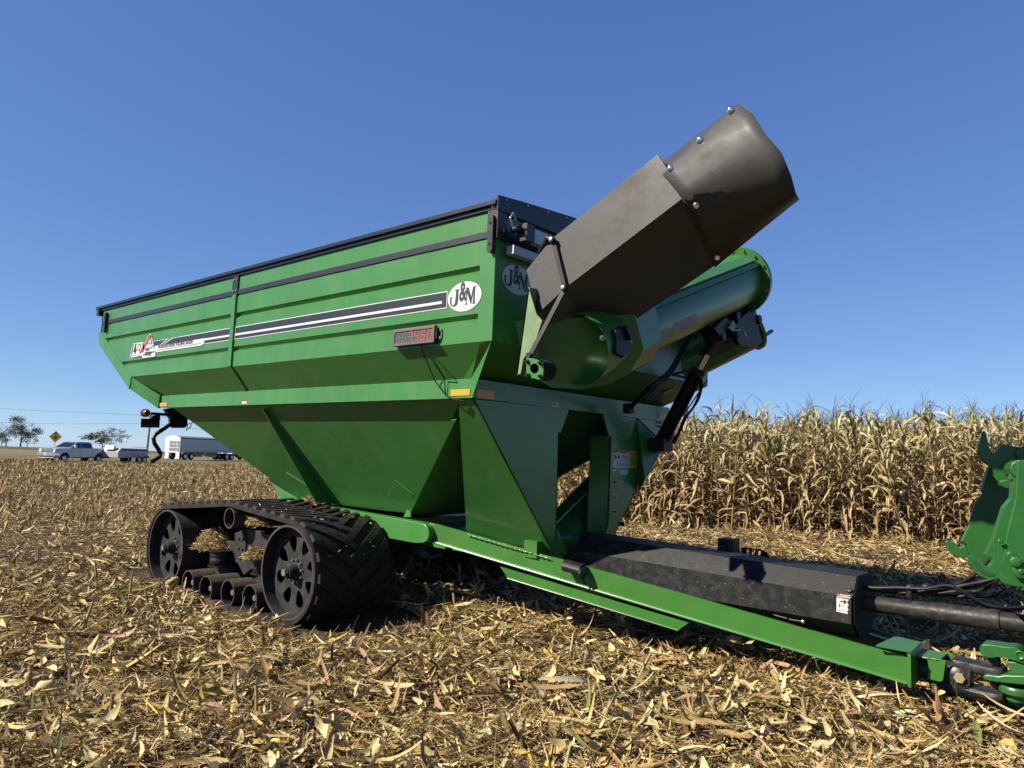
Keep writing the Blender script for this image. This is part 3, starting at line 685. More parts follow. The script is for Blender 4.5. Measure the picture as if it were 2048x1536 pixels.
# digital weight display bolted to the near side
dp = MB(); yd = -.052
bl_, tr_ = PY(*z7(120, 1310), yd), PY(*z7(845, 930), yd)
br_, tl_ = PY(*z7(825, 1230), yd), PY(*z7(140, 1035), yd)
x0, x1 = (bl_[0] + tl_[0]) / 2, (br_[0] + tr_[0]) / 2; z0, z1 = (bl_[2] + br_[2]) / 2, (tl_[2] + tr_[2]) / 2
fw = .022
dp.box((x0, yd + .012, z0), (x1, -.012, z1), 1)
for a, b in (((x0, z0), (x1, z0 + fw)), ((x0, z1 - fw), (x1, z1)), ((x0, z0 + fw), (x0 + fw, z1 - fw)), ((x1 - fw, z0 + fw), (x1, z1 - fw))):
    dp.box((a[0], yd, a[1]), (b[0], yd + .0119, b[1]), 0)
disp = dp.build('weight_display', [BRONZE, BLACK], tank, bevel=.003)
m = MB(); m.box((x0 + fw, yd + .008, z0 + fw), (x1 - fw, yd + .0118, z1 - fw)); m.build('display_panel', LEDPANEL, disp)
m = MB(); on = MB(); segs = {'a': ((0, 1), (1, 1)), 'b': ((1, 1), (1, .5)), 'c': ((1, .5), (1, 0)), 'd': ((0, 0), (1, 0)), 'e': ((0, 0), (0, .5)), 'f': ((0, .5), (0, 1)), 'g': ((0, .5), (1, .5))}
lit = {2: 'abc', 3: 'bcfg', 4: 'acdefg', 5: 'abcdef'}
dw = (x1 - x0 - 2 * fw) / 6; dh = z1 - z0 - 2 * fw
for d in range(6):
    for s_, (p, q) in segs.items():
        for k in range(5):
            t = (k + .5) / 5; u = p[0] + (q[0] - p[0]) * t; v_ = p[1] + (q[1] - p[1]) * t
            c = V(x0 + fw + dw * (d + .22 + .56 * u) + .012 * (v_ - .5), yd + .0078, z0 + fw + dh * (.12 + .76 * v_))
            (on if s_ in lit.get(d, '') else m).cyl(c, c - V(0, .0015, 0), .0045 if s_ in lit.get(d, '') else .0032, 0, 6)
m.build('unlit_digit_dots', LEDOFF, disp); on.build('lit_digits', LEDON, disp)
m = MB()
for xx, zz in ((x1 + .04, .0), ):
    bp_ = [V(x1 + .028 + q[0], -.010, (z0 + z1) / 2 + q[1]) for q in circ(0, 0, .022, 20, .055)]; m.prism(bp_, (0, .008, 0), 0)
    for dz in (-.032, .032): m.lathe(V(x1 + .028, -.012, (z0 + z1) / 2 + dz), (0, -1, 0), [(0, .014), (.006, .012), (.010, .0)], 1, 10)
m.box((x1 - .005, -.04, z0 + .03), (x1 + .02, -.01, z1 - .02), 2)
m.build('display_bracket', [GREEN, CHROME, BLACK], disp)
m = MB(); xw = PY(*z7(605, 1290), -.03)[0]
e1, e2 = PY(893, 795, YR - .01), PY(915, 799, YR)
for off in ((838, 700, 872, 765), (860, 715, 889, 757)):
    m.tube([V(xw, -.03, z0 - .005), PY(off[0] + 9, off[1] + 9, .02), PY(off[2], off[3], .17), PY(891, 790, YR - .012), PY(905, 798, YR - .012), PY(928, 802, YR + .02)], .0055, 0, 6)
m.build('display_cable', HOSE, disp)

# ---- vertical brace and gussets on the hopper sides
hn = HNn
def hp(px, py, off=0.0):
    return hpl(px, py) + hn * off
m = MB()
t0, t1 = hp(533, 818), hp(664, 1010)
for fl in (False, True):
    g = mir if fl else (lambda p: p)
    m.prism([g(t0), g(t1), g(t1 + hn * .16), g(t0 + V(0, -.06, -.0))], (.012, 0, 0))
    m.prism([g(t0 + hn * .003 + V(.012, 0, 0)), g(t1 + hn * .003 + V(.012, 0, 0)), g(t1 + hn * .003 + V(-.05, 0, 0)), g(t0 + hn * .003 + V(-.05, 0, 0))], hn * .004 if not fl else V(hn[0], -hn[1], hn[2]) * .004)
build_each(m, 'hopper_brace', lambda c: c[1] < W / 2, GREEN, tank)
m = MB()
for pts in ([(770, 1006), (791, 959), (828, 988), (820, 1024), (770, 1020)], [(574, 968), (574, 944), (624, 975), (645, 1004), (600, 998)]): m.prism([hp(*p, .002) for p in pts], hn * .01)
build_each(m, 'hopper_gusset', lambda c: c[0] < -3, GREEN, tank, bevel=.003)
m = MB()
for fl in (False, True):
    g = mir if fl else (lambda p: p)
    m.prism([g(p) for p in (PY(527, 936, HBR[1] - .02), PY(600, 1002, HBR[1] - .02), PY(625, 1012, HBR[1] - .02), PY(578, 1030, HBR[1] - .02))], (0, .02, 0))
    m.prism([g(p) for p in (hp(905, 838, -.01), hp(914, 838, -.01), hp(822, 1027, -.01), hp(812, 1027, -.01))], hn * .03 if not fl else V(hn[0], -hn[1], hn[2]) * .03)
    m.prism([g(p) for p in (PY(821, 1003, HBF[1] - .06), PY(821, 1034, HBF[1] - .06), PY(807, 1034, HBF[1] - .06))], (0, .02, 0))
build_each(m, 'hopper_edge_plate', lambda c: (c[1] < W / 2, c[0] < -3, c[0] < -1.95), GREEN, tank)

# ---- front legs
XL = -.385
LEG = [PX(947, 798, XL), PX(1138, 819, XL), PX(1121, 866, XL), PX(1118, 864, XL), PX(1113, 1079, XL), PX(1140, 1150, XL), PX(1111, 1116, XL)]
def leg(fl):
    g = mir if fl else (lambda p: np.array(p)); m = MB()
    m.prism([g(p) for p in LEG], (-.015, 0, 0))
    # outer plate running back from the sloping edge
    tl, tr_, br_, bl_ = LEG[0], LEG[0], LEG[6], LEG[6]
    e = LEG[6] - LEG[0]; n = nrm(np.cross(V(1, 0, 0), e)); d = n @ LEG[0]
    a, b, c_ = PN(917, 800, n, d), PN(933, 1064, n, d), PN(1100, 1108, n, d)
    sg = 1 if not fl else -1
    m.prism([g(LEG[0]), g(a), g(b), g(c_), g(LEG[6])], g(V(0, .014, 0)) - g(V(0, 0, 0)))
    # inner stiffener
    pa_, pb_ = LEG[3], LEG[4]
    m.prism([g(pa_), g(pb_), g(pb_ + V(-.25, 0, 0)), g(pa_ + V(-.25, 0, 0))], g(V(0, -.014, 0)) - g(V(0, 0, 0)))
    m.prism([g(LEG[4] + V(.004, 0, .0)), g(LEG[5] + V(.05, .0, -.03)), g(LEG[5] + V(.05, -.12, 0)), g(LEG[6] + V(.004, 0, 0))], (.012, 0, 0)) if False else None
    gu = [PX(1113, 1055, XL), PX(1133, 1112, XL), PX(1113, 1100, XL)]
    m.prism([g(p) for p in gu], (.012, 0, 0))
    return m.build('leg', GREEN, cart)
leg(False); lf = leg(True)
# gusset on the far leg that carries the cylinder foot
m = MB(); gq = [PX(1272, 832, XL + .002), PX(1329, 888, XL + .09), PX(1283, 962, XL + .04), PX(1276, 985, XL + .002)]
m.prism([PX(1272, 832, XL + .002), PX(1330, 889, XL + .14), PX(1290, 958, XL + .14), PX(1276, 985, XL + .002)], (-.004, .012, 0))
m.build('cylinder_gusset', GREEN, lf)
def leg_sticker(name, x0, y0, x1, y1, mats, rows):
    m = MB(); a, b = PX(x0, y1, XL + .001), PX(x1, y0, XL + .001); u = V(0, b[1] - a[1], 0); z = V(0, 0, b[2] - a[2])
    for k, (v0, v1, u0, u1, mi) in enumerate(rows):
        o_ = a + V(.0012 * (k > 0), 0, 0) + V(.0008 * (k > 3), 0, 0)
        m.prism([o_ + u * u0 + z * v0, o_ + u * u1 + z * v0, o_ + u * u1 + z * v1, o_ + u * u0 + z * v1], (.001, 0, 0), mi)
    return m.build(name, mats, lf)
rows = [(0, 1, 0, 1, 0), (.87, 1, 0, .31, 1), (.87, 1, .31, .67, 2), (0, 1, .67, 1, 3)]
for k in range(9): rows.append((.76 - k * .075, .785 - k * .075, .70, .97 - .05 * (k % 3), 4))
for k in range(7): rows.append((.72 - k * .04, .735 - k * .04, .34, .64 - .03 * (k % 2), 4))
for k in range(6): rows.append((.30 - k * .045, .315 - k * .045, .14, .29, 4)); rows.append((.30 - k * .045, .315 - k * .045, .45, .64, 4))
rows += [(.5, .72, .05, .13, 4), (.5, .72, .20, .27, 4), (.4, .415, .02, .64, 4), (.08, .28, .36, .40, 4)]
leg_sticker('safety_sticker', 1225.5, 902.5, 1273.5, 935, [WHITE, RED, ORANGE_V, YELLOW, INK], rows)
p = PX(1228, 906, XL + .0035); text_part('sticker_text', '▲DANGER', V(XL + .0035, p[1], p[2] - .004), (0, 1, 0), (0, 0, 1), .021, WHITE, lf, depth=.0004, sx=.8)
p = PX(1242, 906, XL + .0035); text_part('sticker_text', '▲WARNING', V(XL + .0035, p[1], p[2] - .004), (0, 1, 0), (0, 0, 1), .021, INK, lf, depth=.0004, sx=.8)
p = PX(1259, 907.5, XL + .0035); text_part('sticker_text', 'IMPORTANT', V(XL + .0035, p[1], p[2] - .002), (0, 1, 0), (0, 0, 1), .019, INK, lf, depth=.0004, sx=.72)
leg_sticker('safety_sticker', 1240, 937, 1255.5, 949.5, [WHITE, GREYINK], [(0, 1, 0, 1, 0), (.85, 1, 0, 1, 1), (.4, .45, .2, .8, 1), (.55, .6, .2, .8, 1)])
leg_sticker('safety_sticker', 1224.5, 938, 1232, 943, [WHITE, INK], [(0, 1, 0, 1, 0), (.6, .9, .1, .9, 1)])
for y in (961, 1020): leg_sticker('arrow_sticker', 1224.5, y, 1234.5, y + 7, [YELLOW, INK], [(0, 1, 0, 1, 0), (.15, .85, .1, .9, 1), (.3, .45, .2, .8, 0), (.55, .7, .2, .8, 0)])
leg_sticker('arrow_sticker', 1224, 986, 1233.5, 1001, [YELLOW, INK], [(0, 1, 0, 1, 0), (.7, .75, .1, .9, 1), (.15, .6, .15, .35, 1), (.15, .6, .6, .8, 1)])
leg_sticker('arrow_sticker', 1310, 842, 1325, 848, [YELLOW, INK], [(0, 1, 0, 1, 0), (.15, .85, .1, .9, 1), (.4, .6, .25, .8, 0)])
leg_sticker('arrow_sticker', 1310, 850, 1325, 856, [YELLOW, INK], [(0, 1, 0, 1, 0), (.15, .85, .1, .9, 1), (.4, .6, .25, .8, 0)])
# ---- chassis: rear frame rails and the converging tongue
m = MB()
for fl in (False, True):
    g = mir if fl else (lambda p: np.array(p, float))
    ztop, zbot = PY(745, 1022, 1.0)[2], PY(800, 1068, 1.0)[2]
    end = PY(857, 1062, 1.0)[0]; pts = [V(-4.4, 1.0, ztop + .01), V(end - .17, 1.0, ztop - .055)]
    cz = (ztop + zbot) / 2 - .03; hh = (ztop - zbot) / 2
    for k in range(9): t = PI / 2 - PI * k / 8; pts.append(V(end - .11 + .12 * math.cos(t), 1.0, cz - .03 + hh * math.sin(t)))
    pts += [V(end - .2, 1.0, zbot - .07), V(-4.4, 1.0, zbot - .02)]
    m.prism([g(p) for p in pts], (g(V(0, .12, 0)) - g(V(0, 0, 0))))
m.box((-4.3, 1.1, .80), (-4.0, W - 1.1, 1.02)); m.box((-2.5, 1.1, .80), (-2.3, W - 1.1, 1.0))
m.cyl(V(-3.9, .5, .52), V(-3.9, W - .5, .52), .09, 0, 16)
m.build('rear_frame', GREEN, cart, bevel=.006)
TA, TB = V(-1.76, 1.05, 0), V(2.52, 1.55, 0); TN = nrm(V(TB[1] - TA[1], -(TB[0] - TA[0]), 0)); TD = TN @ TA
def tg(px, py): return PN(px, py, TN, TD)
tb = MB()
def rounded_beam(mb, quad, depth, rad, g=lambda p: p, gn=lambda v: v):
    """four corners of the near face (top-left, top-right, bottom-right, bottom-left) -> box with rounded long edges"""
    tl, tr_, br_, bl_ = quad; up0, up1 = nrm(tl - bl_), nrm(tr_ - br_); h0, h1 = np.linalg.norm(tl - bl_), np.linalg.norm(tr_ - br_)
    rows = []
    for base, up, h in ((bl_, up0, h0), (br_, up1, h1)):
        r_ = []
        for (cu, cv, a0) in ((rad, rad, PI), (rad, h - rad, PI / 2), (depth - rad, h - rad, 0), (depth - rad, rad, -PI / 2)):
            seq = np.linspace(0, -PI / 2, 6)
            for t in seq:
                a = a0 + t + PI / 2 if False else a0 + t
                r_.append((cu + rad * math.cos(a), cv + rad * math.sin(a)))
        rows.append([g(base - TN * u_ + up * v_) for u_, v_ in r_])
    mb.grid(rows, 0, True, True); mb.face(rows[0]); mb.face(rows[1][::-1])
q_main = (tg(857, 1044.8), tg(1820, 1318.5), tg(1814, 1376), tg(851, 1085.5))
q_low = (tg(998, 1133.2), tg(1376, 1246), tg(1352, 1263), tg(1016, 1159.5))
for fl in (False, True):
    g = mir if fl else (lambda p: np.array(p, float))
    rounded_beam(tb, q_main, .15, .022, g); rounded_beam(tb, q_low, .13, .014, g)
# cross pieces and weld bead
m2 = PN(1400, 1250, TN, TD)
tb.box((-.6, 1.2, .80), (-.45, W - 1.2, .95))
tb.prism([PZ(1752, 1293, .515), PZ(1788, 1276, .515), PZ(1800, 1277, .512), PZ(1843, 1287, .502), PZ(1822, 1306, .502)], (0, 0, .010))
tongue = tb.build('tongue', GREEN_D, cart)
m = MB(); a0, b0 = TA, TB
pts = []
for k in range(60):
    f = k / 59; p = tg(935 + f * 165, 1069 + f * 48.5); pts.append(p + TN * .004 + V(0, 0, .003 * math.sin(k * 2.1)))
m.tube(pts, [.006 + .003 * math.sin(k * 1.7) for k in range(60)], 0, 5)
m.build('weld_bead', GREEN_D, tongue)
ex = 2.52
m = MB(); p1, p2, p3 = PX(1821.8, 1305.8, ex), PX(1814, 1384, ex), PX(1858.3, 1285.9, ex)
yl, yh = p1[1], W - p1[1]; m.box((ex - .022, yl, p2[2]), (ex, yh, p1[2])); m.build('end_plate', GREEN_D, tongue, bevel=.004)
m = MB(); hx = ex
m.cyl(V(ex, 1.83, .36), V(ex + .20, 1.83, .36), .075, 1, 20)
sh = [PY(1853.5, 1315, 1.70), PY(1892, 1321, 1.70), PY(1886, 1362, 1.70), PY(1879, 1364, 1.70), PY(1854, 1357.5, 1.70), PY(1857, 1333, 1.70)]
m.prism(sh, (0, .01, 0)); m.box((ex, 1.70, sh[0][2] - .012), (ex + .14, 1.96, sh[0][2])); m.prism([p + V(0, .25, 0) for p in sh], (0, .01, 0))
m.build('hitch_bracket', [GREEN_D, CAST], tongue, bevel=.003)
# forged clevis with two jaws
def cz(u, v, y=1.75): return PY(1840 + u / 9.846, 1260 + v / 9.846, y)
m = MB()
body = [cz(605, 680), cz(640, 655), cz(760, 630), cz(950, 640), cz(1000, 800), cz(985, 1150), cz(640, 1140), cz(600, 1060), cz(595, 850)]
m.prism(body, (0, .16, 0))
jx0, jx1 = cz(640, 700)[0], cz(1690, 800)[0]
zu0, zu1 = cz(800, 790)[2], cz(800, 640)[2]
def jaw(z0, z1, lift):
    rows = []
    for k in range(13):
        t = k / 12; x = jx0 + (jx1 - jx0) * t; wv = .082 if t < .8 else .082 * math.sqrt(max(0, 1 - ((t - .8) / .2) ** 2)) + .004
        zc = lift * math.sin(min(1, t * 1.2) * PI * .5); rr = []
        for a in np.arange(12) * PI / 6: rr.append(V(x, 1.83 + wv * math.copysign(abs(math.cos(a)) ** .6, math.cos(a)), (z0 + z1) / 2 + zc + (z1 - z0) / 2 * math.copysign(abs(math.sin(a)) ** .6, math.sin(a))))
        rows.append(rr)
    m.grid(rows, 0, True, True); m.face(rows[0]); m.face(rows[-1][::-1])
zt = cz(1000, 720)[2]; zb = cz(1000, 1190)[2]
jaw(zt - .04, zt + .035, -.012); jaw(zb - .03, zb + .032, -.015)
m.lathe(V(ex + .19, 1.83, .36), (1, 0, 0), [(0, .09), (.03, .1), (.06, .095)], 0, 20)
clv = m.build('hitch_clevis', CAST, tongue, bevel=.006)
m = MB(); c = cz(785, 940, 1.745); m.lathe(c, (0, -1, 0), [(0, .036), (.02, .036), (.024, .032), (.024, 0)], 0, 6); m.build('hex_bolt', mat('zinc_yellow_bolt', (.42, .34, .2), .4, metal=.6), clv)
m = MB(); c = cz(785, 1075, 1.7485)
for a, b in ((circ(0, 0, .05, 24, .024), circ(0, 0, .043, 24, .018)),):
    for k in range(24): m.prism([c + V(a[k][0], 0, a[k][1]), c + V(a[(k + 1) % 24][0], 0, a[(k + 1) % 24][1]), c + V(b[(k + 1) % 24][0], 0, b[(k + 1) % 24][1]), c + V(b[k][0], 0, b[k][1])], (0, -.004, 0))
for xx in (-.028, -.014, .0, .012, .027): m.box((c[0] + xx - .003, c[1] - .004, c[2] - .011), (c[0] + xx + .003, c[1] + .0, c[2] + .011))
m.build('cast_emblem', CAST, clv)
pinx = cz(1450, 700)[0]
m = MB(); m.cyl(V(pinx, 1.83, zb - .06), V(pinx, 1.83, zt + .10), .03, 0, 16); m.build('hitch_pin', BROWNPIN, clv)
# little black marker lamp clamped on the tongue
z11 = lambda u, v: tg(1110 + u / 9.309, 1060 + v / 9.309)
m = MB(); a, b = z11(235, 650), z11(530, 735); ax = nrm(b - a); ln = np.linalg.norm(b - a); up = V(0, 0, 1); pr = []
for t in np.linspace(PI / 2, 3 * PI / 2, 9): pr.append((TN * (.075 - .045 * math.cos(t) * 1.0) + up * (.045 * math.sin(t))))
prof = [TN * .0 + up * .05, TN * .07 + up * .05] + [TN * (.07 + .045 * math.sin(t)) + up * (.045 * math.cos(t) - .0) for t in np.linspace(0.2, PI, 8)] + [TN * .0 - up * .035]
m.prism([a + p_ for p_ in prof], ax * (ln + .02), 0, smooth=False)
m.prism([a + ax * (ln + .02) + p_ * 1.08 - up * .02 for p_ in prof], ax * .012, 1)
m.prism([b + TN * .02 - up * .03, b + TN * .075 - up * .03, b + TN * .06 - up * .115 + ax * .03, b + TN * .02 - up * .115 + ax * .03], ax * .01, 1)
m.build('marker_lamp', [BLACK, INK], tongue, bevel=.004)

# ---- rubber track unit
YT, TWD = .05, .93
hf, hr = PY(573.7, 1144.7, YT + .02), PY(331.3, 1095.3, YT + .02)
WR = .462
idl = PY(460, 1036, YT + .03); IR = .115
roll = [PY(x, y, YT + .03) for x, y in ((500.4, 1197.2), (456.4, 1186.2), (412.6, 1177.3), (377.1, 1165.7))]
RR = .145
cf, cr2, ci = (hf[0], hf[2]), (hr[0], hr[2]), (idl[0], idl[2])
def belt_path():
    P = []
    for (x, z), r_ in ((cf, WR + .008), (cr2, WR + .008), (ci, IR + .012)):
        for a in np.linspace(0, 2 * PI, 180, False): P.append((x + r_ * math.cos(a), z + r_ * math.sin(a)))
    P = sorted(P); lo, hi = [], []
    cross = lambda o, a, b: (a[0] - o[0]) * (b[1] - o[1]) - (a[1] - o[1]) * (b[0] - o[0])
    for p in P:
        while len(lo) > 1 and cross(lo[-2], lo[-1], p) <= 0: lo.pop()
        lo.append(p)
    for p in P[::-1]:
        while len(hi) > 1 and cross(hi[-2], hi[-1], p) <= 0: hi.pop()
        hi.append(p)
    h = np.array(lo[:-1] + hi[:-1]); h = np.vstack([h, h[:1]]); s = np.r_[0, np.cumsum(np.hypot(*np.diff(h, axis=0).T))]
    return h, s
BH, BS = belt_path(); BL = BS[-1]
def bpos(s):
    s = np.mod(s, BL); return np.array([np.interp(s, BS, BH[:, 0]), np.interp(s, BS, BH[:, 1])])
def bnrm(s):
    t = bpos(s + .012) - bpos(s - .012); t /= np.linalg.norm(t); return np.array([t[1], -t[0]])
def b3(s, off, y): p = bpos(s) + bnrm(s) * off; return V(p[0], y, p[1])
def track(yoff, out):
    """out = -1: outer face towards -Y"""
    Yv = lambda d: (YT + d) if out < 0 else (W - YT - d)
    body = MB()
    fz = (hf[2] + hr[2]) / 2
    body.box((hr[0] + .25, min(Yv(.35), Yv(.6)), fz - .10), (hf[0] - .25, max(Yv(.35), Yv(.6)), fz + .12), 0)
    xc = PY(497, 1090, YT + .2)[0]
    prof = [PY(469, 1066, YT + .22), PY(497, 1057, YT + .22), PY(540, 1070, YT + .22), PY(540, 1110, YT + .22), PY(487, 1150, YT + .22), PY(472, 1120, YT + .22)]
    f = (lambda p: p) if out < 0 else mir
    body.prism([f(p) for p in prof], f(V(0, .35, 0)) - f(V(0, 0, 0)), 0)
    c = PY(481.5, 1089.5, YT + .2)
    body.prism([f(c + V(q[0], 0, q[1])) for q in circ(0, 0, .105, 20, .16)], f(V(0, .03, 0)) - f(V(0, 0, 0)), 0)
    for dx in (-.04, .04):
        for dz in (-.045, .065): body.lathe(f(c + V(dx, .0, dz)), (0, out, 0), [(0, .02), (.012, .018), (.018, 0)], 0, 8)
    # rocker beams that carry the rollers
    for p_, q_ in ((0, 1), (2, 3)):
        a, b = roll[p_], roll[q_]; body.prism([f(V(b[0] - .05, YT + .30, a[2] - .05)), f(V(a[0] + .05, YT + .30, a[2] - .05)), f(V((a[0] + b[0]) / 2 + .1, YT + .30, a[2] + .28)), f(V((a[0] + b[0]) / 2 - .1, YT + .30, a[2] + .28))], f(V(0, .1, 0)) - f(V(0, 0, 0)), 0)
    body.cyl(f(V(idl[0], YT + .2, idl[2])), f(V(idl[0], YT + .5, idl[2])), .04); body.box((idl[0] - .05, min(Yv(.38), Yv(.46)), fz), (idl[0] + .05, max(Yv(.38), Yv(.46)), idl[2]), 0)
    tu = body.build('track_unit', [WHEELM], cart, bevel=.006)
    if out > 0: pass
    # belt
    N = 200; ss = np.linspace(0, BL, N, False); bm_ = MB(); rows = []
    for s in ss: rows.append([b3(s, 0, Yv(0)), b3(s, .034, Yv(.0)), b3(s, .042, Yv(.02)), b3(s, .042, Yv(TWD - .02)), b3(s, .034, Yv(TWD)), b3(s, 0, Yv(TWD))])
    rows.append(rows[0]); bm_.grid(rows, 0, False, True)
    nl = 46; pitch = BL / nl
    for k in range(nl):
        for side in (0, 1):
            s0 = k * pitch + side * pitch / 2
            e0, e1 = (.022, .54) if side == 0 else (TWD - .022, TWD - .54)
            sec = []
            for j in range(6):
                t = j / 5; yv = e0 + (e1 - e0) * t; sh_ = s0 - t * .34; hw = .036
                if j == 0: hw = .036
                sec.append([b3(sh_ - hw * 1.15, .036, Yv(yv)), b3(sh_ - hw, .074, Yv(yv + (.012 if side == 0 else -.012) * (j == 0))), b3(sh_ + hw, .074, Yv(yv + (.012 if side == 0 else -.012) * (j == 0))), b3(sh_ + hw * 1.15, .036, Yv(yv))])
            bm_.grid(sec, 0, False, True); bm_.face(sec[0]); bm_.face(sec[-1][::-1])
    for k in range(30):                                              # guide blocks inside
        s0 = k * BL / 30; bm_.prism([b3(s0, 0, Yv(.42)), b3(s0 + .09, 0, Yv(.42)), b3(s0 + .07, -.07, Yv(.43)), b3(s0 + .02, -.07, Yv(.43))], f(V(0, .08, 0)) - f(V(0, 0, 0)), 0)
    bm_.build('track_belt', RUBBER, tu)
    # two big dished wheels
    for h in (hf, hr):
        c = f(V(h[0], YT + .0, h[2])); ax = V(0, -out, 0)
        m = MB(); m.lathe(c, ax, [(.012, WR - .022), (.012, WR), (.40, WR), (.40, WR - .022)], 0, 64, mlist=[1, 0, 0])
        m.lathe(c, ax, [(.40, WR - .022), (.012, WR - .022)], 0, 64)
        m.lathe(c, ax, [(.52, WR - .022), (.52, WR), (.91, WR), (.91, WR - .022), (.52, WR - .022)], 0, 64)
        m.lathe(c, ax, [(.95 * .4, .10), (.55, .10)], 0, 24)
        wo_ = m.build('wheel', [WHEELM, RUST], tu)
        holes = []
        for k in range(8):
            a = k * PI / 4 + .30; pts = []
            for t in np.linspace(0, 2 * PI, 26, False):
                rr_ = .272 + .085 * math.cos(t); tw = .060 * math.sin(t) * (1 + .42 * math.cos(t)); pts.append((rr_ * math.cos(a) - tw * math.sin(a), rr_ * math.sin(a) + tw * math.cos(a)))
            holes.append(pts)
        mw = Matrix.Translation(Vector(c + ax * .135)) @ Matrix.Rotation(PI / 2, 4, 'X')
        holed_disc('wheel_disc', circ(0, 0, WR - .02, 64), holes, .014, WHEELM, wo_, mw)
        m = MB(); m.lathe(c + ax * .13, -ax, [(-.0, .092), (.015, .09), (.02, .075), (.06, .072), (.10, .066), (.112, .06), (.112, .045), (.128, .043), (.128, 0)], 0, 28)
        m.build('wheel_hub', WHEELM, wo_)
        m = MB()
        for k in range(10):
            a = k * PI / 5 + .2; q = c + ax * .128 + V(.115 * math.cos(a), 0, .115 * math.sin(a)); m.lathe(q, -ax, [(0, .013), (.018, .013), (.018, .009), (.026, .009), (.026, 0)], 0, 6)
        m.lathe(c + ax * .0, -ax, [(.0, .036), (.022, .036), (.022, .0)], 0, 6)
        m.build('wheel_bolts', mat('dull_bolt', (.30, .28, .24), .4, metal=.7) if 'dull_bolt' not in MATS else MATS['dull_bolt'], wo_)
    # road rollers and the carrier roller on top
    for h, r_, nm in [(q, RR, 'road_roller') for q in roll] + [(idl, IR, 'carrier_roller')]:
        c = f(V(h[0], YT + .02, h[2])); ax = V(0, -out, 0); m = MB()
        m.lathe(c, ax, [(0, r_ - .014), (0, r_), (.36, r_), (.36, r_ - .014)], 0, 36, mlist=[1, 0, 0]); m.lathe(c, ax, [(.36, .0), (.20, .0 + .01), (.20, r_ - .014), (.0, r_ - .014)], 2, 36)
        m.lathe(c, ax, [(.52, r_ - .014), (.52, r_), (.88, r_), (.88, 0)], 0, 36)
        if nm == 'road_roller': m.lathe(c + ax * .20, -ax, [(0, .062), (.06, .055), (.11, .042), (.13, .030), (.13, 0)], 2, 20)
        else: m.lathe(c + ax * .12, -ax, [(0, .035), (.03, .034), (.05, .022), (.056, 0)], 3, 16)
        ro = m.build(nm, [MUD, RUST, WHEELM, STEEL], tu)
        if nm == 'road_roller':
            b_ = MB(); b_.lathe(c + ax * .07, -ax, [(0, .032), (.016, .032), (.016, .012), (.02, .012), (.02, 0)], 0, 6); b_.build('roller_bolt', MATS['dull_bolt'], ro)
    # air springs
    for px, py in ((426, 1117), (513, 1132)):
        b_ = PY(px, py, YT + .18); m = MB(); m.lathe(f(V(b_[0], YT + .27, b_[2] - .09)), (0, 0, 1), [(0, .0), (0, .135), (.012, .135), (.012, .10), (.03, .115), (.07, .12), (.095, .112), (.10, .105), (.11, .115), (.15, .118), (.17, .11), (.17, .14), (.182, .14), (.182, 0)], 0, 28)
        m.build('air_spring', BLACK if False else MATS['black_paint'], tu)
    return tu
track(0, -1); track(0, 1)

# ---- driveline cover, long black box on the tongue
G0 = 1.56
def gp(px, py, y=G0): return PY(px, py, y)
zlo = .50; nose_t, nose_b = gp(1708, 1190), gp(1708, 1235)
ZE = gp(1190, 1106)[2]; ZE2 = gp(1700, 1194)[2]
xa, xb = -.30, gp(1706, 1220)[0]
m = MB()
def sect(x, ze): return [V(x, G0 + .14, zlo), V(x, G0, zlo + .12), V(x, G0, ze), V(x, G0 + .10, ze + .135), V(x, W - G0 - .10, ze + .135), V(x, W - G0, ze), V(x, W - G0, zlo + .12), V(x, W - G0 - .14, zlo)]
sA_, sB_ = sect(xa, ZE), sect(xb, ZE2)
m.grid([sA_, sB_], 0, False, True); m.face(sA_)
for i in range(8): pass
m.grid([sB_, [V(xb - .012, p[1], p[2]) * 1 for p in sB_]], 0, False, True)
m.prism([V(xb + .004, p[1] * .985 + W / 2 * .015, p[2] * .985 + .7 * .015) for p in sB_], (.004, 0, 0), 1)
# folded edge line along the shoulder
gd = m.build('driveline_cover', [GUARD, HOLE], cart, bevel=.009)
m = MB()
for px, py, hw_, hh_ in ((1594, 1201.5, .075, .034), (1294, 1164.5, .06, .03), (1262, 1155.5, .05, .022)):
    c = gp(px, py, G0 - .002); pts = []
    for k in range(24):
        t = k * 2 * PI / 24; pts.append(c + V(hw_ * math.copysign(abs(math.cos(t)) ** .55, math.cos(t)), 0, hh_ * math.copysign(abs(math.sin(t)) ** .8, math.sin(t))))
    m.prism(pts, (0, .003, 0))
build_each(m, 'cover_slot', lambda c: round(c[0], 1), HOLE, gd)
m = MB(); a, b = gp(1673, 1223, G0 - .003), gp(1697, 1191, G0 - .003)
sx_, sz_ = b[0] - a[0], b[2] - a[2]
P = lambda u, v_, k=0: V(a[0] + sx_ * u, G0 - .003 - .0012 * k, a[2] + sz_ * v_)
m.prism([P(0, 0), P(.95, -.04), P(.86, .12), P(1.0, .18), P(.88, .33), P(1.0, .45), P(.9, .6), P(1, .74), P(.9, .88), P(.98, 1), P(0, 1)], (0, .001, 0), 0)
m.prism([P(0, .8, 1), P(.93, .78, 1), P(.96, 1, 1), P(0, 1, 1)], (0, .001, 0), 1)
for u0, v0, u1, v1 in ((.42, .6, .9, .66), (.6, .5, .75, .7), (.3, .58, .45, .64), (.22, .28, .32, .44), (.1, .5, .85, .51), (.4, .4, .75, .41), (.4, .33, .7, .34), (.1, .15, .75, .16), (.1, .08, .7, .09)): m.prism([P(u0, v0, 1), P(u1, v0, 1), P(u1, v1, 1), P(u0, v1, 1)], (0, .001, 0), 2)
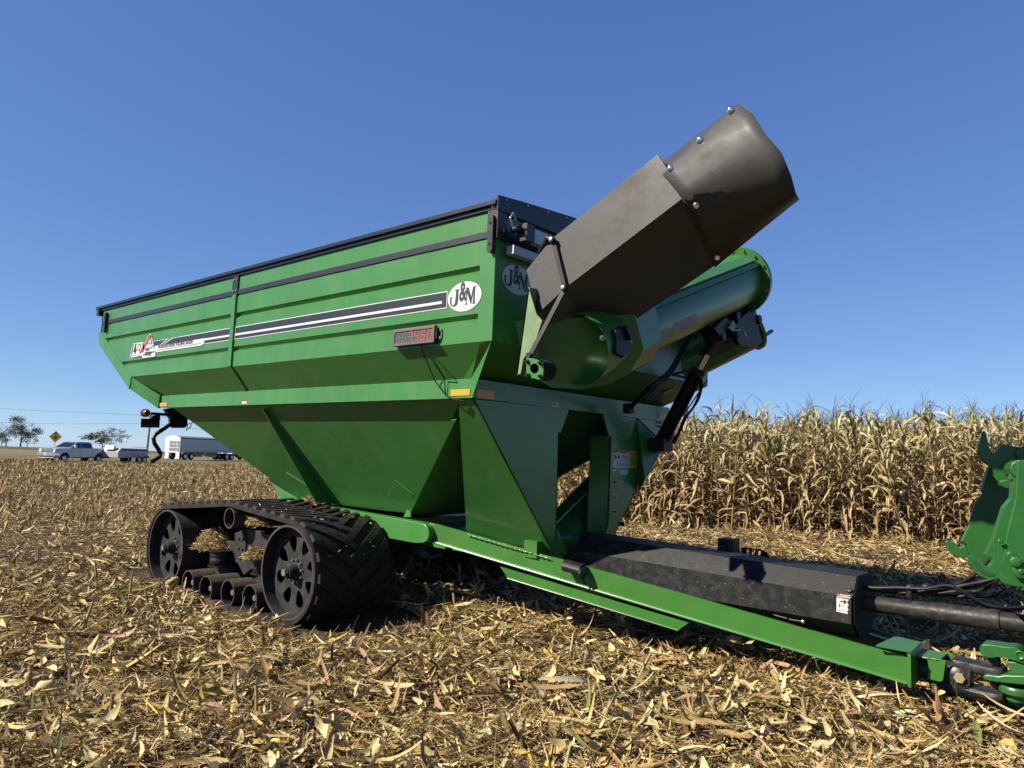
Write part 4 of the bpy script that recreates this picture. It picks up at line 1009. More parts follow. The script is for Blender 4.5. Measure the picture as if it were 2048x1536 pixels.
m.prism([P(.1, .83, 2), P(.26, .83, 2), P(.18, .96, 2)], (0, .001, 0), 0)
dd = m.build('danger_sticker', [WHITE, RED, INK], gd)
text_part('sticker_text', 'DANG', P(.3, .84, 3), (1, 0, -.0), (0, 0, 1), .034, WHITE, dd, depth=.0004, sx=.72, bold=.001)
m = MB()
c = gp(1606, 1243.5, G0 - .002); m.lathe(c, (0, -1, 0), [(0, .016), (.01, .012), (.016, 0)], 0, 8)
c = gp(1699.5, 1181, G0 + .02); m.lathe(c, (0, -.8, .6), [(0, .02), (.01, .016), (.014, 0)], 1, 10)
for (pa_, pb_) in (((1548, 1230), (1574, 1237)), ((1578, 1238.5), (1603, 1243))):
    a, b = gp(*pa_, G0 - .002), gp(*pb_, G0 - .002); m.tube([a, b], .006, 1, 6)
build_each(m, 'cover_latch', lambda c: c[2] > .75, [STEEL, BLACK], gd)
# parking stand behind the cover
m = MB(); a, b = PY(1435, 1076, W - G0 + .12), PY(1466, 1118, W - G0 + .12); yv = W - G0 + .12
m.box((a[0], yv, .45), (b[0], yv + .14, a[2])); m.tube([PY(1436, 1087, yv - .01), PY(1450, 1086, yv - .01), PY(1453, 1102, yv - .01)], .014, 0, 8)
m.tube([PY(1470, 1085, yv + .2), PY(1474, 1100, yv + .2), PY(1483, 1122, yv + .2)], .022, 0, 8)
pl = [(1483, 1094), (1495, 1096), (1520, 1098), (1533, 1104), (1540, 1114), (1534, 1122), (1490, 1126), (1483, 1122)]
sl_ = [[(1493, 1099), (1499, 1099), (1498, 1119), (1492, 1118)], [(1504, 1099), (1511, 1100), (1509, 1120), (1503, 1120)], [(1516, 1102), (1522, 1103), (1519, 1120), (1514, 1120)]]
yp = yv + .25; o_ = PY(1483, 1122, yp); tl = lambda q: ((p := PY(*q, yp))[0] - o_[0], p[2] - o_[2])
m.lathe(PY(1487, 1118, yv + .22), (0, -1, 0), [(0, .03), (.02, .028), (.03, 0)], 1, 12)
jk = m.build('parking_jack', [BLACK, WHITE], cart, bevel=.004)
holed_disc('hose_rack', [tl(q) for q in pl], [[tl(q) for q in h] for h in sl_], .012, MATS['worn_black_shaft_cover'], jk, Matrix.Translation(Vector(o_)) @ Matrix.Rotation(PI / 2, 4, 'X'))
# drive shaft to the tractor
m = MB(); a, b = PY(1722, 1204, 1.83), PY(2048, 1248, 1.83); d_ = nrm(b - a); Ls = np.linalg.norm(b - a)
R1 = .058
m.lathe(a - d_ * .15, d_, [(0, R1 + .02), (.12, R1 + .016), (.16, R1), (.16 + Ls * .34, R1), (.16 + Ls * .34, R1 + .004), (.16 + Ls * .46, R1 + .004), (.16 + Ls * .46, R1 + .008), (.16 + Ls * .80, R1 + .010), (.16 + Ls * .81, R1 + .014), (.16 + Ls * .86, R1 + .012), (.16 + Ls * .86, R1 + .002), (Ls + .7, R1 + .004)], 0, 28)
m.build('drive_shaft', SHAFT, cart)
# bundle of hydraulic hoses lying over the hitch
def hose(pts, depth, r_=.011, mt=None, nm='hydraulic_hose'):
    P = [PD(px, py, dd) for (px, py), dd in zip(pts, depth)]
    Q = []
    for i in range(len(P) - 1):                                       # Catmull-Rom
        p0, p1, p2, p3 = P[max(i - 1, 0)], P[i], P[i + 1], P[min(i + 2, len(P) - 1)]
        for t in np.linspace(0, 1, 7)[:-1]: Q.append(.5 * ((2 * p1) + (-p0 + p2) * t + (2 * p0 - 5 * p1 + 4 * p2 - p3) * t * t + (-p0 + 3 * p1 - 3 * p2 + p3) * t ** 3))
    Q.append(P[-1]); m = MB(); m.tube(Q, r_, 0, 8); return m.build(nm, mt or HOSE, cart)
zh = lambda u, v: (1700 + u / 4.517, 1080 + v / 4.517)
dz = [5.3, 5.25, 5.2, 5.15, 5.1, 5.05, 5.0]
hose([zh(30, 380), zh(200, 430), zh(440, 430), zh(680, 440), zh(860, 410), zh(1000, 450), zh(1200, 570), zh(1400, 612), zh(1650, 596)], [5.4, 5.3, 5.2, 5.1, 5.05, 5.0, 4.95, 4.9, 4.9])
hose([zh(30, 395), zh(210, 440), zh(440, 445), zh(680, 432), zh(860, 425), zh(1010, 470), zh(1210, 590), zh(1420, 628), zh(1650, 610)], [5.42, 5.32, 5.22, 5.12, 5.07, 5.0, 4.97, 4.92, 4.9])
hose([zh(40, 400), zh(230, 445), zh(520, 455), zh(700, 470), zh(880, 445), zh(1010, 412), zh(1180, 380), zh(1340, 340)], [5.4, 5.35, 5.25, 5.15, 5.1, 5.05, 5.0, 4.95], .012)
hose([zh(40, 410), zh(300, 465), zh(520, 475), zh(700, 455), zh(880, 440), zh(1060, 435), zh(1220, 405), zh(1340, 355)], [5.4, 5.35, 5.25, 5.15, 5.1, 5.05, 5.0, 4.95], .012)
hose([zh(260, 430), zh(520, 440), zh(760, 445), zh(900, 432), zh(1010, 380), zh(1110, 320), zh(1220, 210), zh(1290, 150)], [5.4, 5.3, 5.25, 5.2, 5.2, 5.2, 5.2, 5.2], .014)
hose([zh(300, 450), zh(520, 485), zh(760, 470), zh(950, 430), zh(1060, 385), zh(1160, 335), zh(1250, 280)], [5.4, 5.3, 5.25, 5.2, 5.2, 5.2, 5.2], .011)
hose([zh(700, 490), zh(900, 500), zh(1100, 520), zh(1230, 525), zh(1360, 480), zh(1460, 410), zh(1530, 350)], [5.3, 5.25, 5.15, 5.1, 5.0, 4.95, 4.9], .013)
hose([zh(560, 470), zh(760, 480), zh(980, 460), zh(1140, 462), zh(1260, 420), zh(1340, 360)], [5.3, 5.25, 5.15, 5.1, 5.0, 4.95], .012)
m = MB()
for q in ((545, 460), (690, 455)): 
    c = PD(*zh(*q), 5.2); m.obox(c, V(.02, 0, 0), V(0, .05, 0), V(0, 0, .045))
m.build('hose_clamp', BLACK, cart, bevel=.01)
# ---- folded auger: tube, discharge housing, rubber spout, lower tube, hinge and cylinder
U = V(0, .931, .365); U = nrm(U); NA = V(0, -U[2], U[1]); FC = V(.6, 3.073, 3.613)
def axis_dist(px, py):
    r_ = nrm(ray(px, py)); n = np.cross(r_, U); return abs((FC - CAM) @ n) / np.linalg.norm(n)
AR = (axis_dist(1320, 700) + axis_dist(1440, 638)) / 2
def au(u, x=0.0, h=0.0): return FC + U * u + V(x, 0, 0) + NA * h
m = MB(); m.lathe(au(-3.0), U, [(0, AR), (3.0, AR)], 0, 48); m.lathe(au(0), U, [(0, AR), (.0, AR - .02), (-.6, AR - .02)], 0, 48)
# flat lid strip along the top front of the tube
l0, l1 = au(-2.4, AR * .66, AR * .78), au(-.03, AR * .66, AR * .78)
m.prism([au(-2.4, AR * .55, AR * .84), au(-.05, AR * .55, AR * .84), au(-.05, AR * .86, AR * .62), au(-2.4, AR * .86, AR * .62)], V(.02, 0, 0) + NA * .03)
m.prism([au(-2.4, AR * .86, AR * .62), au(-.05, AR * .86, AR * .62), au(-.05, AR * .95, AR * .46), au(-2.4, AR * .95, AR * .46)], V(.018, 0, 0) + NA * .008)
aug = m.build('auger_tube', GREEN, cart)
m = MB(); FR = .358
m.lathe(au(-.02), U, [(0, AR), (0, FR), (.05, FR), (.05, AR - .03), (.0, AR - .03)], 0, 56)
for k in range(16):
    a = k * PI / 8; q = au(-.02, math.cos(a) * (FR - .025), math.sin(a) * (FR - .025)); m.cyl(q, q - U * .02, .012, 1, 6)
m.build('auger_flange', [GREEN, STEEL], aug)
m = MB()
def onax(px, py): 
    p = PX(px, py, .6); s = (p - FC) @ U; return s
for k, (s0, s1, a0, a1) in enumerate(((-2.30, -2.08, -38, -12), (-1.98, -1.55, -32, -10))):
    rows = [[au(s, math.cos(math.radians(a)) * (AR + .0015), math.sin(math.radians(a)) * (AR + .0015)) for a in np.linspace(a0, a1, 7)] for s in (s0, s1)]
    m.grid(rows, 1); 
    for q in range(4):
        aa_ = a0 + (a1 - a0) * (q + .7) / 5; rows = [[au(s, math.cos(math.radians(a)) * (AR + .0025), math.sin(math.radians(a)) * (AR + .0025)) for a in (aa_, aa_ + 1.4)] for s in (s0 + .03, s1 - .04 - .05 * (q % 2))]; m.grid(rows, 0)
m.build('faded_sticker', [GREYINK, mat('faded_vinyl', (.34, .35, .31), .6, var=.2, vscale=30)], aug)
# discharge housing at the near end
m = MB(); hx_ = .31
prof = [(-hx_, .30), (-hx_, -.10), (-.21, -.25), (-.08, -.325), (.08, -.33), (.21, -.27), (hx_, -.12), (hx_, .16)]
yn = [.02, .03, .16, .36, .50, .62, .70, .66]
u0 = -(3.073) / U[1] + .02
near = [au(u0 + d, x, h) for (x, h), d in zip(prof, yn)]; farr = [au(u0 + 1.0, x * .97, h if h < 0 else .2) for x, h in prof]
m.grid([near, farr], 0, False, False)
hub = au(u0 + .0, -.10, -.02)
m.face([near[0], near[1], near[2], near[3], near[4], near[5], near[6], near[7]])
hs = m.build('discharge_housing', GREEN, cart)
m = MB(); yp = -.055
pan = [(1057, 575), (1073, 629), (1084, 641), (1063, 706), (1057, 705), (1047, 717), (1041, 747), (1033, 750)]
m.prism([PY(x, y, yp) for x, y in pan], (0, .012, 0)); pts = [PY(x, y, yp) for x, y in pan]
m.prism([pts[0], pts[-1], pts[-1] + V(.05, .3, .0), pts[0] + V(.05, .3, 0)], (.012, 0, 0))
m.build('housing_side_panel', HOOD, hs)
hz = lambda u, v: (1020 + u / 5.909, 540 + v / 5.909)
yb_ = -.08; qo = [hz(200, 1040), hz(270, 1045), hz(330, 1060), hz(395, 1095), hz(398, 1190), hz(392, 1275), hz(360, 1296), hz(245, 1272), hz(200, 1255)]
o_ = PY(*hz(300, 1165), yb_); tl2 = lambda q: ((p := PY(*q, yb_))[0] - o_[0], p[2] - o_[2])
ho = [tl2(hz(295 + 52 * math.cos(t), 1165 + 60 * math.sin(t))) for t in np.linspace(0, 2 * PI, 24, False)]
bpl = holed_disc('bearing_plate', [tl2(q) for q in qo], [ho], .012, GREEN, hs, Matrix.Translation(Vector(o_)) @ Matrix.Rotation(PI / 2, 4, 'X'))
m = MB()
for q in ((215, 1085), (362, 1100), (225, 1245), (365, 1258)):
    c = PY(*hz(*q), yb_ - .006); m.lathe(c, (0, -1, 0), [(0, .016), (.014, .016), (.014, .008), (.034, .008), (.034, 0)], 0, 6)
m.build('bearing_bolt', BLACK, bpl)
m = MB(); m.lathe(o_ + V(0, .01, 0), (0, 1, 0), [(0, .075), (.14, .075), (.14, 0)], 0, 20); m.lathe(o_ + V(0, .14, 0), (0, -1, 0), [(0, .03), (.1, .028), (.1, 0)], 0, 14); m.build('bearing', HOLE, bpl)
# dust-dulled rubber spout, folded up and pointing forward
y0 = .02; A2 = PY(1130, 576, y0); A1 = PY(1103, 478, y0); B1 = PY(1313, 310, y0); B2 = PY(1367, 395, y0)
ad = nrm(nrm(B2 - A2) + nrm(B1 - A1)); nd = V(-ad[2], 0, ad[0])
def sloc(p): d = p - A2; return d @ ad, d @ nd
def sp3(s, y, n): return A2 + ad * s + V(0, y, 0) + nd * n
b1, b2, a1 = sloc(B1), sloc(B2), sloc(A1); T1 = sloc(PY(1465, 190, y0)); S1 = sloc(PY(1053, 540, y0)); S2 = sloc(PY(1075, 628, y0))
WS = .70
def sec_std(s_top, s_bot, ntop, nbot, low=-.235):
    return [sp3(s_top, 0, ntop), sp3(s_top * .5 + s_bot * .5, 0, (ntop + nbot) / 2), sp3(s_bot, 0, nbot), sp3(s_bot - .07, .22, nbot + low * .37), sp3(s_bot - .14, .44, nbot + low * .72), sp3(s_bot - .19, .60, nbot + low), sp3(s_bot - .19, WS, nbot + low * .4), sp3(s_top, WS, ntop)]
m = MB()
rows = [sec_std(a1[0], 0, a1[1], 0), sec_std((a1[0] + b1[0]) / 2, b2[0] / 2, (a1[1] + b1[1]) / 2, b2[1] / 2), sec_std(b1[0] + .01, b2[0] + .01, b1[1], b2[1])]
for i in range(7):
    m.grid([[r_[i], r_[i + 1]] for r_ in rows], 0, False)
# skirt at the lower end
m.face([sp3(*[S1[0], 0, S1[1]]), sp3(a1[0], 0, a1[1]), sp3(0, 0, 0), sp3(S2[0], 0, S2[1])])
sk = [sp3(S1[0], WS, S1[1]), sp3(a1[0], WS, a1[1]), sp3(0, WS, 0), sp3(S2[0], WS, S2[1])]; m.face(sk)
m.face([sp3(S1[0], 0, S1[1]), sp3(a1[0], 0, a1[1]), sp3(a1[0], WS, a1[1]), sp3(S1[0], WS, S1[1])])
e3 = rows[0][5]
m.face([sp3(0, .01, 0), rows[0][3], rows[0][4], rows[0][5], PY(1196, 690, .55), PY(1101, 647, .12)])
spt = m.build('spout', SPOUT, cart)
so_ = spt.modifiers.new('thickness', 'SOLIDIFY'); so_.thickness = .014; so_.offset = -1; bv = spt.modifiers.new('bevel', 'BEVEL'); bv.width = .006; bv.segments = 3; bv.angle_limit = math.radians(30)
m = MB()
bl1 = sloc(PY(1340, 336, y0)); bl2 = sloc(PY(1461, 219, y0))
def sec_out(f):
    """f 0 at the lap joint, 1 at the rim"""
    e = .008 * (1 - f) + .006
    sT = b1[0] - .02 + (T1[0] - b1[0] + .02) * f; sB = b2[0] - .01 + (1.60 - b2[0]) * f; smid = sT * .5 + sB * .5 + .05 * f
    nT = b1[1] + (T1[1] - b1[1]) * f; nl = (bl1[1] - .02) + (bl2[1] - bl1[1]) * f
    A = [(sT - .14 * f, WS + e - .12 * f, nT - .10 * f), (sT - .02, .12, nT + e), (sT + .01 * f, -e, nl), (smid, -e - .055 * f, nl * .5 + .02 - .02 * f), (sB * .6 + smid * .4 + .03 * f, -e - .06 * f, (.07) * (1 - f) + .0 * f), (sB + .07 * f, -e - .04 * f, b2[1] * (1 - f) - .18 * f), (sB + .04 * f - .07 * (1 - f), .22 * (1 - f) + .03 * f, (b2[1] - .087 - e) * (1 - f) - .30 * f), (sB - .0 * f - .14 * (1 - f), .44 * (1 - f) + .14 * f, (b2[1] - .17 - e) * (1 - f) - .355 * f), (sB - .03 * f - .19 * (1 - f), .60 * (1 - f) + .36 * f, (b2[1] - .235 - e) * (1 - f) - .29 * f), (sB - .19 + .1 * f, WS + e - .03 * f, -.09 - .02 * f)]
    return [sp3(*q) for q in A]
m.grid([sec_out(f) for f in np.linspace(0, 1, 9)], 0, True)
spe = m.build('spout_extension', SPOUT, spt, sharp=95)
so_ = spe.modifiers.new('thickness', 'SOLIDIFY'); so_.thickness = .012; so_.offset = -1
m = MB()
for px, py in ((1339.6, 336), (1398.8, 279), (1460, 219.5)):
    c = PY(px, py, y0 - .016); m.lathe(c, (0, -1, 0), [(0, .024), (.006, .022), (.012, .012), (.014, 0)], 0, 14)
for px, py in ((1389, 407), (1431, 511)):
    c = PY(px, py, y0 + (.0 if px < 1400 else .50)); m.lathe(c + V(.02, -.015, -.02), (.5, -.5, -.7), [(0, .022), (.008, .018), (.012, 0)], 0, 12)
m.build('spout_bolt', CHROME, spt)
m = MB(); p1, p2, p3 = PY(1107, 481, y0 - .022), PY(1131, 577, y0 - .022), PY(1061, 712, y0 - .075)
def strap(a, b, w_, t_):
    d_ = nrm(b - a); s_ = nrm(np.cross(d_, V(0, 1, 0))); m.prism([a - s_ * w_, b - s_ * w_, b + s_ * w_, a + s_ * w_], (0, -t_, 0))
strap(p1, p2, .017, .010); strap(p2, p3, .020, .012)
for q in (p1, p2, p3): m.cyl(q, q + V(0, -.03, 0), .024, 0, 12)
q0 = PY(1092, 474, y0 - .02); m.tube([p1, p1 + V(-.05, .0, .03), PY(1080, 505, y0 + .05)], .022, 0, 8)
m.build('spout_strap', [BLACK], spt, bevel=.003)
m = MB()
for q in (p1, p2): m.lathe(q + V(0, -.03, 0), (0, -1, 0), [(0, .018), (.012, .014), (.016, 0)], 0, 10)
c = PX(1205, 676, .80); m.lathe(c, (.6, -.7, -.3), [(0, .022), (.02, .018), (.026, 0)], 0, 10)
c = PX(1247, 711, .88); m.lathe(c, (.6, -.7, -.3), [(0, .02), (.02, .016), (.024, 0)], 0, 10)
m.build('spout_bolt', STEEL, spt)
# pivot ear on the tube
m = MB(); m.prism([PX(1232, 660, .9), PX(1250, 654, .9), PX(1264, 690, .9), PX(1252, 716, .9), PX(1233, 706, .9)], (-.05, 0, 0)); m.prism([PX(1252, 652, .93), PX(1259, 650, .93), PX(1270, 677, .93), PX(1262, 681, .93)], (-.08, 0, 0))
m.build('pivot_ear', BLACK, hs, bevel=.004)
# lower auger tube and hinge
le = PX(1497, 655, .42); ld = nrm(V(.6, .6, .46)); m = MB(); m.lathe(le - ld * 1.25, ld, [(0, .25), (1.25, .25), (1.25, .28), (1.29, .28), (1.29, 0)], 0, 36)
sb = PX(1145, 1066, -.9); m.lathe(sb, PX(1262, 938, -.9) - sb, [(-.4, .2), (1.5, .2), (1.5, 0)], 0, 24)
m.box((-2.4, 1.5, .70), (-1.1, W - 1.5, .93))
la = m.build('lower_auger_tube', GREEN, cart)
m = MB(); xh = .72
m.prism([PX(*p, xh) for p in ((1478, 640), (1502, 617), (1516, 632), (1524, 636), (1523, 645), (1517, 650), (1520, 668), (1526, 684), (1515, 693), (1480, 690), (1466, 665))], (-.05, 0, 0))
m.prism([PX(*p, xh - .1) for p in ((1440, 650), (1470, 628), (1510, 615), (1520, 650), (1500, 680), (1452, 672))], (-.25, 0, 0))
for c in ((1478, 632), (1521, 639), (1449, 672), (1478, 666)): q = PX(*c, xh + .02); m.cyl(q, q - V(.2, 0, 0), .05, 0, 14)
m.prism([PX(*p, xh + .03) for p in ((1428, 656), (1452, 634), (1466, 648), (1440, 672))], (-.06, 0, 0))
hg = m.build('hinge_bracket', BLACK, la, bevel=.005)
m = MB()
for tri in (((1466, 640), (1473, 652), (1460, 653)), ((1456, 654), (1475, 650), (1468, 660), (1482, 658), (1480, 662), (1465, 662)), ((1487, 661), (1493, 668), (1492, 677), (1489, 668))): m.prism([PX(*p, xh + .06) for p in tri], (-.01, 0, .0))
m.build('hinge_latch', GREEN, hg)
m = MB(); m.prism([PX(1523, 674, .5), PX(1543, 659, .5), PX(1547, 660, .5), PX(1547, 664, .5), PX(1525, 679, .5)], (-.02, 0, 0), 0)
for k in range(4): m.prism([PX(1528 + k * 4, 672.5 - k * 2.6, .502), PX(1530.5 + k * 4, 670.8 - k * 2.6, .502), PX(1531 + k * 4, 672.3 - k * 2.6, .502), PX(1528.5 + k * 4, 674 - k * 2.6, .502)], (.001, 0, 0), 1)
m.build('indicator_bar', [BLACK, GREYINK], la, bevel=.002)
m = MB(); ca, cbb, cc, cd = PX(1322, 884, -.18), PX(1396, 742, .30), PX(1414, 708, .40), PX(1455, 650, .60)
m.lathe(ca, cbb - ca, [(-.06, 0), (-.06, .06), (.0, .075), (np.linalg.norm(cbb - ca) - .05, .075), (np.linalg.norm(cbb - ca), .085), (np.linalg.norm(cbb - ca) + .03, .03)], 0, 24)
m.obox((cc + cd) / 2, (cd - cc) * .55, V(.05, 0, 0), nrm(np.cross(cd - cc, V(1, 0, 0))) * .065)
m.obox(ca + V(0, .0, -.03), V(.09, 0, 0), V(0, .10, 0), V(0, 0, .07)); m.obox(ca + V(.05, .12, .12), V(.03, 0, 0), V(0, .03, 0), V(0, 0, .13))
cy = m.build('hydraulic_cylinder', BLACK, cart, bevel=.004)
m = MB(); m.cyl(cbb, cc, .032, 0, 16); m.build('cylinder_rod', CHROME, cy)
m = MB(); m.tube([ca + V(.08, .03, .1), ca * .5 + cbb * .5 + V(.09, .04, 0), cbb + V(.09, .02, -.1)], .008, 0, 6); m.build('cylinder_pipe', STEEL, cy)
def hose2(pts, xs, r_, nm='hydraulic_hose'):
    P = [PX(px, py, x) for (px, py), x in zip(pts, xs)]; Q = []
    for i in range(len(P) - 1):
        p0, p1, p2, p3 = P[max(i - 1, 0)], P[i], P[i + 1], P[min(i + 2, len(P) - 1)]
        for t in np.linspace(0, 1, 7)[:-1]: Q.append(.5 * ((2 * p1) + (-p0 + p2) * t + (2 * p0 - 5 * p1 + 4 * p2 - p3) * t * t + (-p0 + 3 * p1 - 3 * p2 + p3) * t ** 3))
    Q.append(P[-1]); mm = MB(); mm.tube(Q, r_, 0, 8); return mm.build(nm, HOSE, cart)
hose2([(1378, 672), (1362, 705), (1345, 735), (1330, 752), (1300, 775), (1275, 800), (1258, 818)], [.25] * 5 + [.0, -.15], .024)
hose2([(1381, 672), (1366, 705), (1349, 737), (1334, 756), (1312, 775), (1290, 800)], [.27] * 6, .014)
hose2([(1334, 752), (1360, 745), (1382, 744), (1396, 752), (1400, 780), (1388, 812), (1368, 838), (1358, 862), (1345, 885)], [.25, .28, .3, .36, .34, .28, .2, .1, -.05], .012)
hose2([(1334, 748), (1358, 752), (1376, 756), (1392, 748), (1404, 765), (1396, 800), (1374, 832), (1362, 858), (1349, 886)], [.25, .28, .3, .4, .38, .3, .22, .12, -.03], .012)
m = MB(); q = PX(1257, 817, -.15); m.obox(q, V(.04, 0, 0), V(0, .045, 0), V(0, 0, .05)); m.box(tuple(PX(1367, 834, -.2)), tuple(PX(1374, 805, -.2) + V(.02, 0, 0)), 1); m.build('hose_clip', [BLACK, GALV], cart, bevel=.006)
# step and pipe behind the far leg
m = MB(); m.tube([PX(1172, 975, -.75), PX(1195, 1010, -.7), PX(1232, 1048, -.42), PX(1248, 1048, -.36)], .022, 0, 10); m.tube([PX(1190, 950, -1.3), PX(1140, 1000, -1.3)], .05, 0, 8); m.build('support_rod', BLACK, cart)

# ---- rear lamp arm, lamp, sign plate and hanging pipe
xr_ = -6.75
m = MB(); m.tube([PX(302, 827, xr_), PX(345, 830, xr_), PX(400, 834, xr_)], .022, 0, 8)
m.prism([PX(306, 831, xr_), PX(321, 830, xr_), PX(321, 840, xr_), PX(302, 838, xr_)], (-.012, 0, 0))
m.prism([PX(340, 838, xr_ + .03), PX(376, 838, xr_ + .03), PX(375, 850, xr_ + .03), PX(370, 856, xr_ + .03), PX(346, 856, xr_ + .03), PX(341, 850, xr_ + .03)], (-.06, 0, 0))
m.prism([PX(331, 818, xr_ + .02), PX(360, 815, xr_ + .02), PX(385, 838, xr_ + .02), PX(345, 842, xr_ + .02)], (-.1, 0, 0))
arm = m.build('lamp_arm', BLACK, cart, bevel=.006)
c = PX(291, 826, xr_); rl_ = np.linalg.norm(PX(300, 826, xr_) - c) * .86
m = MB(); m.lathe(c + V(.02, 0, 0), (1, 0, 0), [(0, rl_ * .8), (.0, rl_), (.02, rl_), (.05, rl_ * .75), (.06, 0)], 0, 28); m.lathe(c + V(-.03, 0, 0), (1, 0, 0), [(0, 0), (0, rl_ * 1.08), (.055, rl_ * 1.08), (.055, rl_)], 1, 28); m.build('amber_lamp', [AMBER, BLACK], arm)
m = MB(); m.prism([PX(282.5, 837, xr_), PX(320, 837.5, xr_), PX(319, 855.5, xr_), PX(281.8, 855, xr_)], (-.01, 0, 0), 0); m.prism([PX(284, 848, xr_ + .002), PX(317, 848.5, xr_ + .002), PX(317, 854, xr_ + .002), PX(283, 853.5, xr_ + .002)], (.001, 0, 0), 1)
m.build('sign_plate', [BLACK, mat('dull_yellow_tape', (.10, .075, .01), .5)], arm)
m = MB(); m.tube([PX(345, 845, xr_), PX(330, 856, xr_), PX(312, 868, xr_), PX(307, 876, xr_), PX(309, 887, xr_), PX(317, 899, xr_), PX(321, 908, xr_), PX(319, 914, xr_), PX(311, 919, xr_), PX(302, 924, xr_)], .03, 0, 8)
m.tube([PX(374, 849, xr_), PX(385, 845, xr_), PX(380, 855, xr_), PX(373, 861, xr_), PX(375, 850, xr_)], .008, 0, 6); m.build('hanging_pipe', HOSE, arm)
# ================================================================== straw heaped on the track unit
def straw_pile(name, base, rx, ry, h, n, label):
    H = Heap(); a = rng.uniform(0, 6.28, n); r_ = np.sqrt(rng.random(n)); x = base[0] + rx * r_ * np.cos(a); y = base[1] + ry * r_ * np.sin(a)
    z = base[2] + h * np.clip(1 - r_ ** 2, 0, 1) * rng.uniform(.35, 1, n)
    k = n // 2
    c = tints(n) * .95
    H.add(strips(x[:k], y[:k], z[:k], rng.uniform(0, 6.28, k), rng.normal(0, .45, k), rng.normal(0, .8, k), rng.lognormal(math.log(.055), .5, k), rng.uniform(.003, .013, k), rng.normal(0, .12, k), c[:k], 2))
    q = n - k; H.add(sticks(x[k:], y[k:], z[k:], rng.uniform(0, 6.28, q), rng.normal(0, .4, q), rng.lognormal(math.log(.07), .4, q), rng.uniform(.0015, .004, q), c[k:]))
    m = MB(); rows = []
    for i in range(7):
        f = i / 6; rows.append([V(base[0] + rx * f * math.cos(t) * .95, base[1] + ry * f * math.sin(t) * .95, base[2] + h * .72 * (1 - f * f) - .01) for t in np.linspace(0, 2 * PI, 18, False)])
    o = thing(name, tuple(base), label, 'straw pile'); core = m
    m.grid(rows, 0, True, True); m.build('packed_chaff', mat('packed_chaff', (.17, .125, .07), .9, var=.4, vscale=60, bump=.6, bscale=90), o) if 'packed_chaff' not in MATS else m.build('packed_chaff', MATS['packed_chaff'], o)
    s = bpy.data.objects.new('loose_straw', H.mesh('loose_straw', STRAW)); COL.objects.link(s); s['kind'] = 'stuff'; attach(s, o)
b = PY(428, 1092, YT + .34); straw_pile('straw_pile', (b[0], b[1], b[2] - .02), .34, .24, .24, 3200, 'large heap of chopped straw caught between the two track wheels')
b = PY(517, 1105, YT + .16); straw_pile('straw_pile', (b[0], b[1], b[2] - .05), .17, .16, .11, 900, 'small mound of straw lying on the air spring behind the front track wheel')
b = PY(520, 1043, YT + .14); straw_pile('straw_pile', (b[0], b[1], b[2] - .03), .18, .12, .09, 700, 'thin wad of chaff packed under the top run of the track belt')
b = PY(622, 1000, 1.02); straw_pile('straw_pile', (b[0], b[1] - .02, b[2] - .12), .30, .10, .16, 900, 'strip of straw lodged between the track belt and the green hopper')
H = Heap(); n = 420; s = rng.uniform(0, BL, n); yy = rng.uniform(YT, YT + TWD, n)
P = np.array([b3(a, .06 + rng.random() * .035, c) for a, c in zip(s, yy)]); k = P[:, 2] > .62; P = P[k]; n = len(P)
H.add(strips(P[:, 0], P[:, 1], P[:, 2], rng.uniform(0, 6.28, n), rng.normal(0, .2, n), rng.normal(0, .5, n), rng.lognormal(math.log(.045), .5, n), rng.uniform(.004, .014, n), rng.normal(0, .15, n), tints(n), 2))
o = bpy.data.objects.new('loose_chaff', H.mesh('loose_chaff', STRAW)); COL.objects.link(o); tag(o, 'scraps of straw scattered over the black track belt', 'chaff', kind='stuff')
# ================================================================== TRACTOR (only its rear hitch reaches into the picture)
PHI = math.radians(16); TF = V(math.cos(PHI), math.sin(PHI), 0); TL = V(-math.sin(PHI), math.cos(PHI), 0)
NP = PD(1962, 1150, 4.6)
tract = thing('tractor', (NP[0] + 1.5, NP[1] + .8, 0), 'green farm tractor rear end with hooked quick hitch, standing at the drawbar of the cart', 'tractor')
def tp_(px, py, off=0.0):                                  # point on the near upright plane, shifted across by off
    n = TL; return PN(px, py, n, n @ NP + off)
zq = lambda u, v: (1848 + u / 4.267, 840 + v / 4.267)
m = MB(); th_ = TL * .05
plate = [(797, 345), (805, 340), (1100, 340), (1100, 1432), (850, 1432), (760, 1418), (690, 1400), (655, 1380), (638, 1345), (660, 1230), (710, 950), (780, 675)]
m.prism([tp_(*zq(u, v)) for u, v in plate], th_)
m.build('hitch_upright', GREEN_T, tract, bevel=.008)
m = MB()
edge = [(790, 355), (735, 505), (765, 512), (745, 668), (680, 745), (590, 1015), (525, 1150), (580, 1180), (592, 1066), (680, 1072), (735, 800), (790, 680), (815, 560), (812, 345)]
m.prism([tp_(*zq(u, v), .055) for u, v in edge], TL * .10)
hookp = [(382, 1165), (385, 1162), (440, 1165), (498, 1182), (500, 1215), (515, 1240), (545, 1250), (575, 1235), (590, 1200), (592, 1066), (680, 1070), (668, 1240), (640, 1350), (600, 1360), (530, 1352), (465, 1325), (415, 1275), (388, 1225)]
m.prism([tp_(*zq(u, v), .0) for u, v in hookp], TL * .07)
m.build('hitch_hook', GREEN_T, tract, bevel=.010)
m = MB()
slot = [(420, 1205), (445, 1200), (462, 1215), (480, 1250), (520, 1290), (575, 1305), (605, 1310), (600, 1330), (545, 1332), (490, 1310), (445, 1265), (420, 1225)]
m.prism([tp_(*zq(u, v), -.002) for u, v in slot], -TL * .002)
m.build('hook_recess_shade', mat('shaded_tractor_green', (.014, .09, .016), .5), tract)  # flat plate in darkened tractor green: the recess's shade is painted
m = MB()
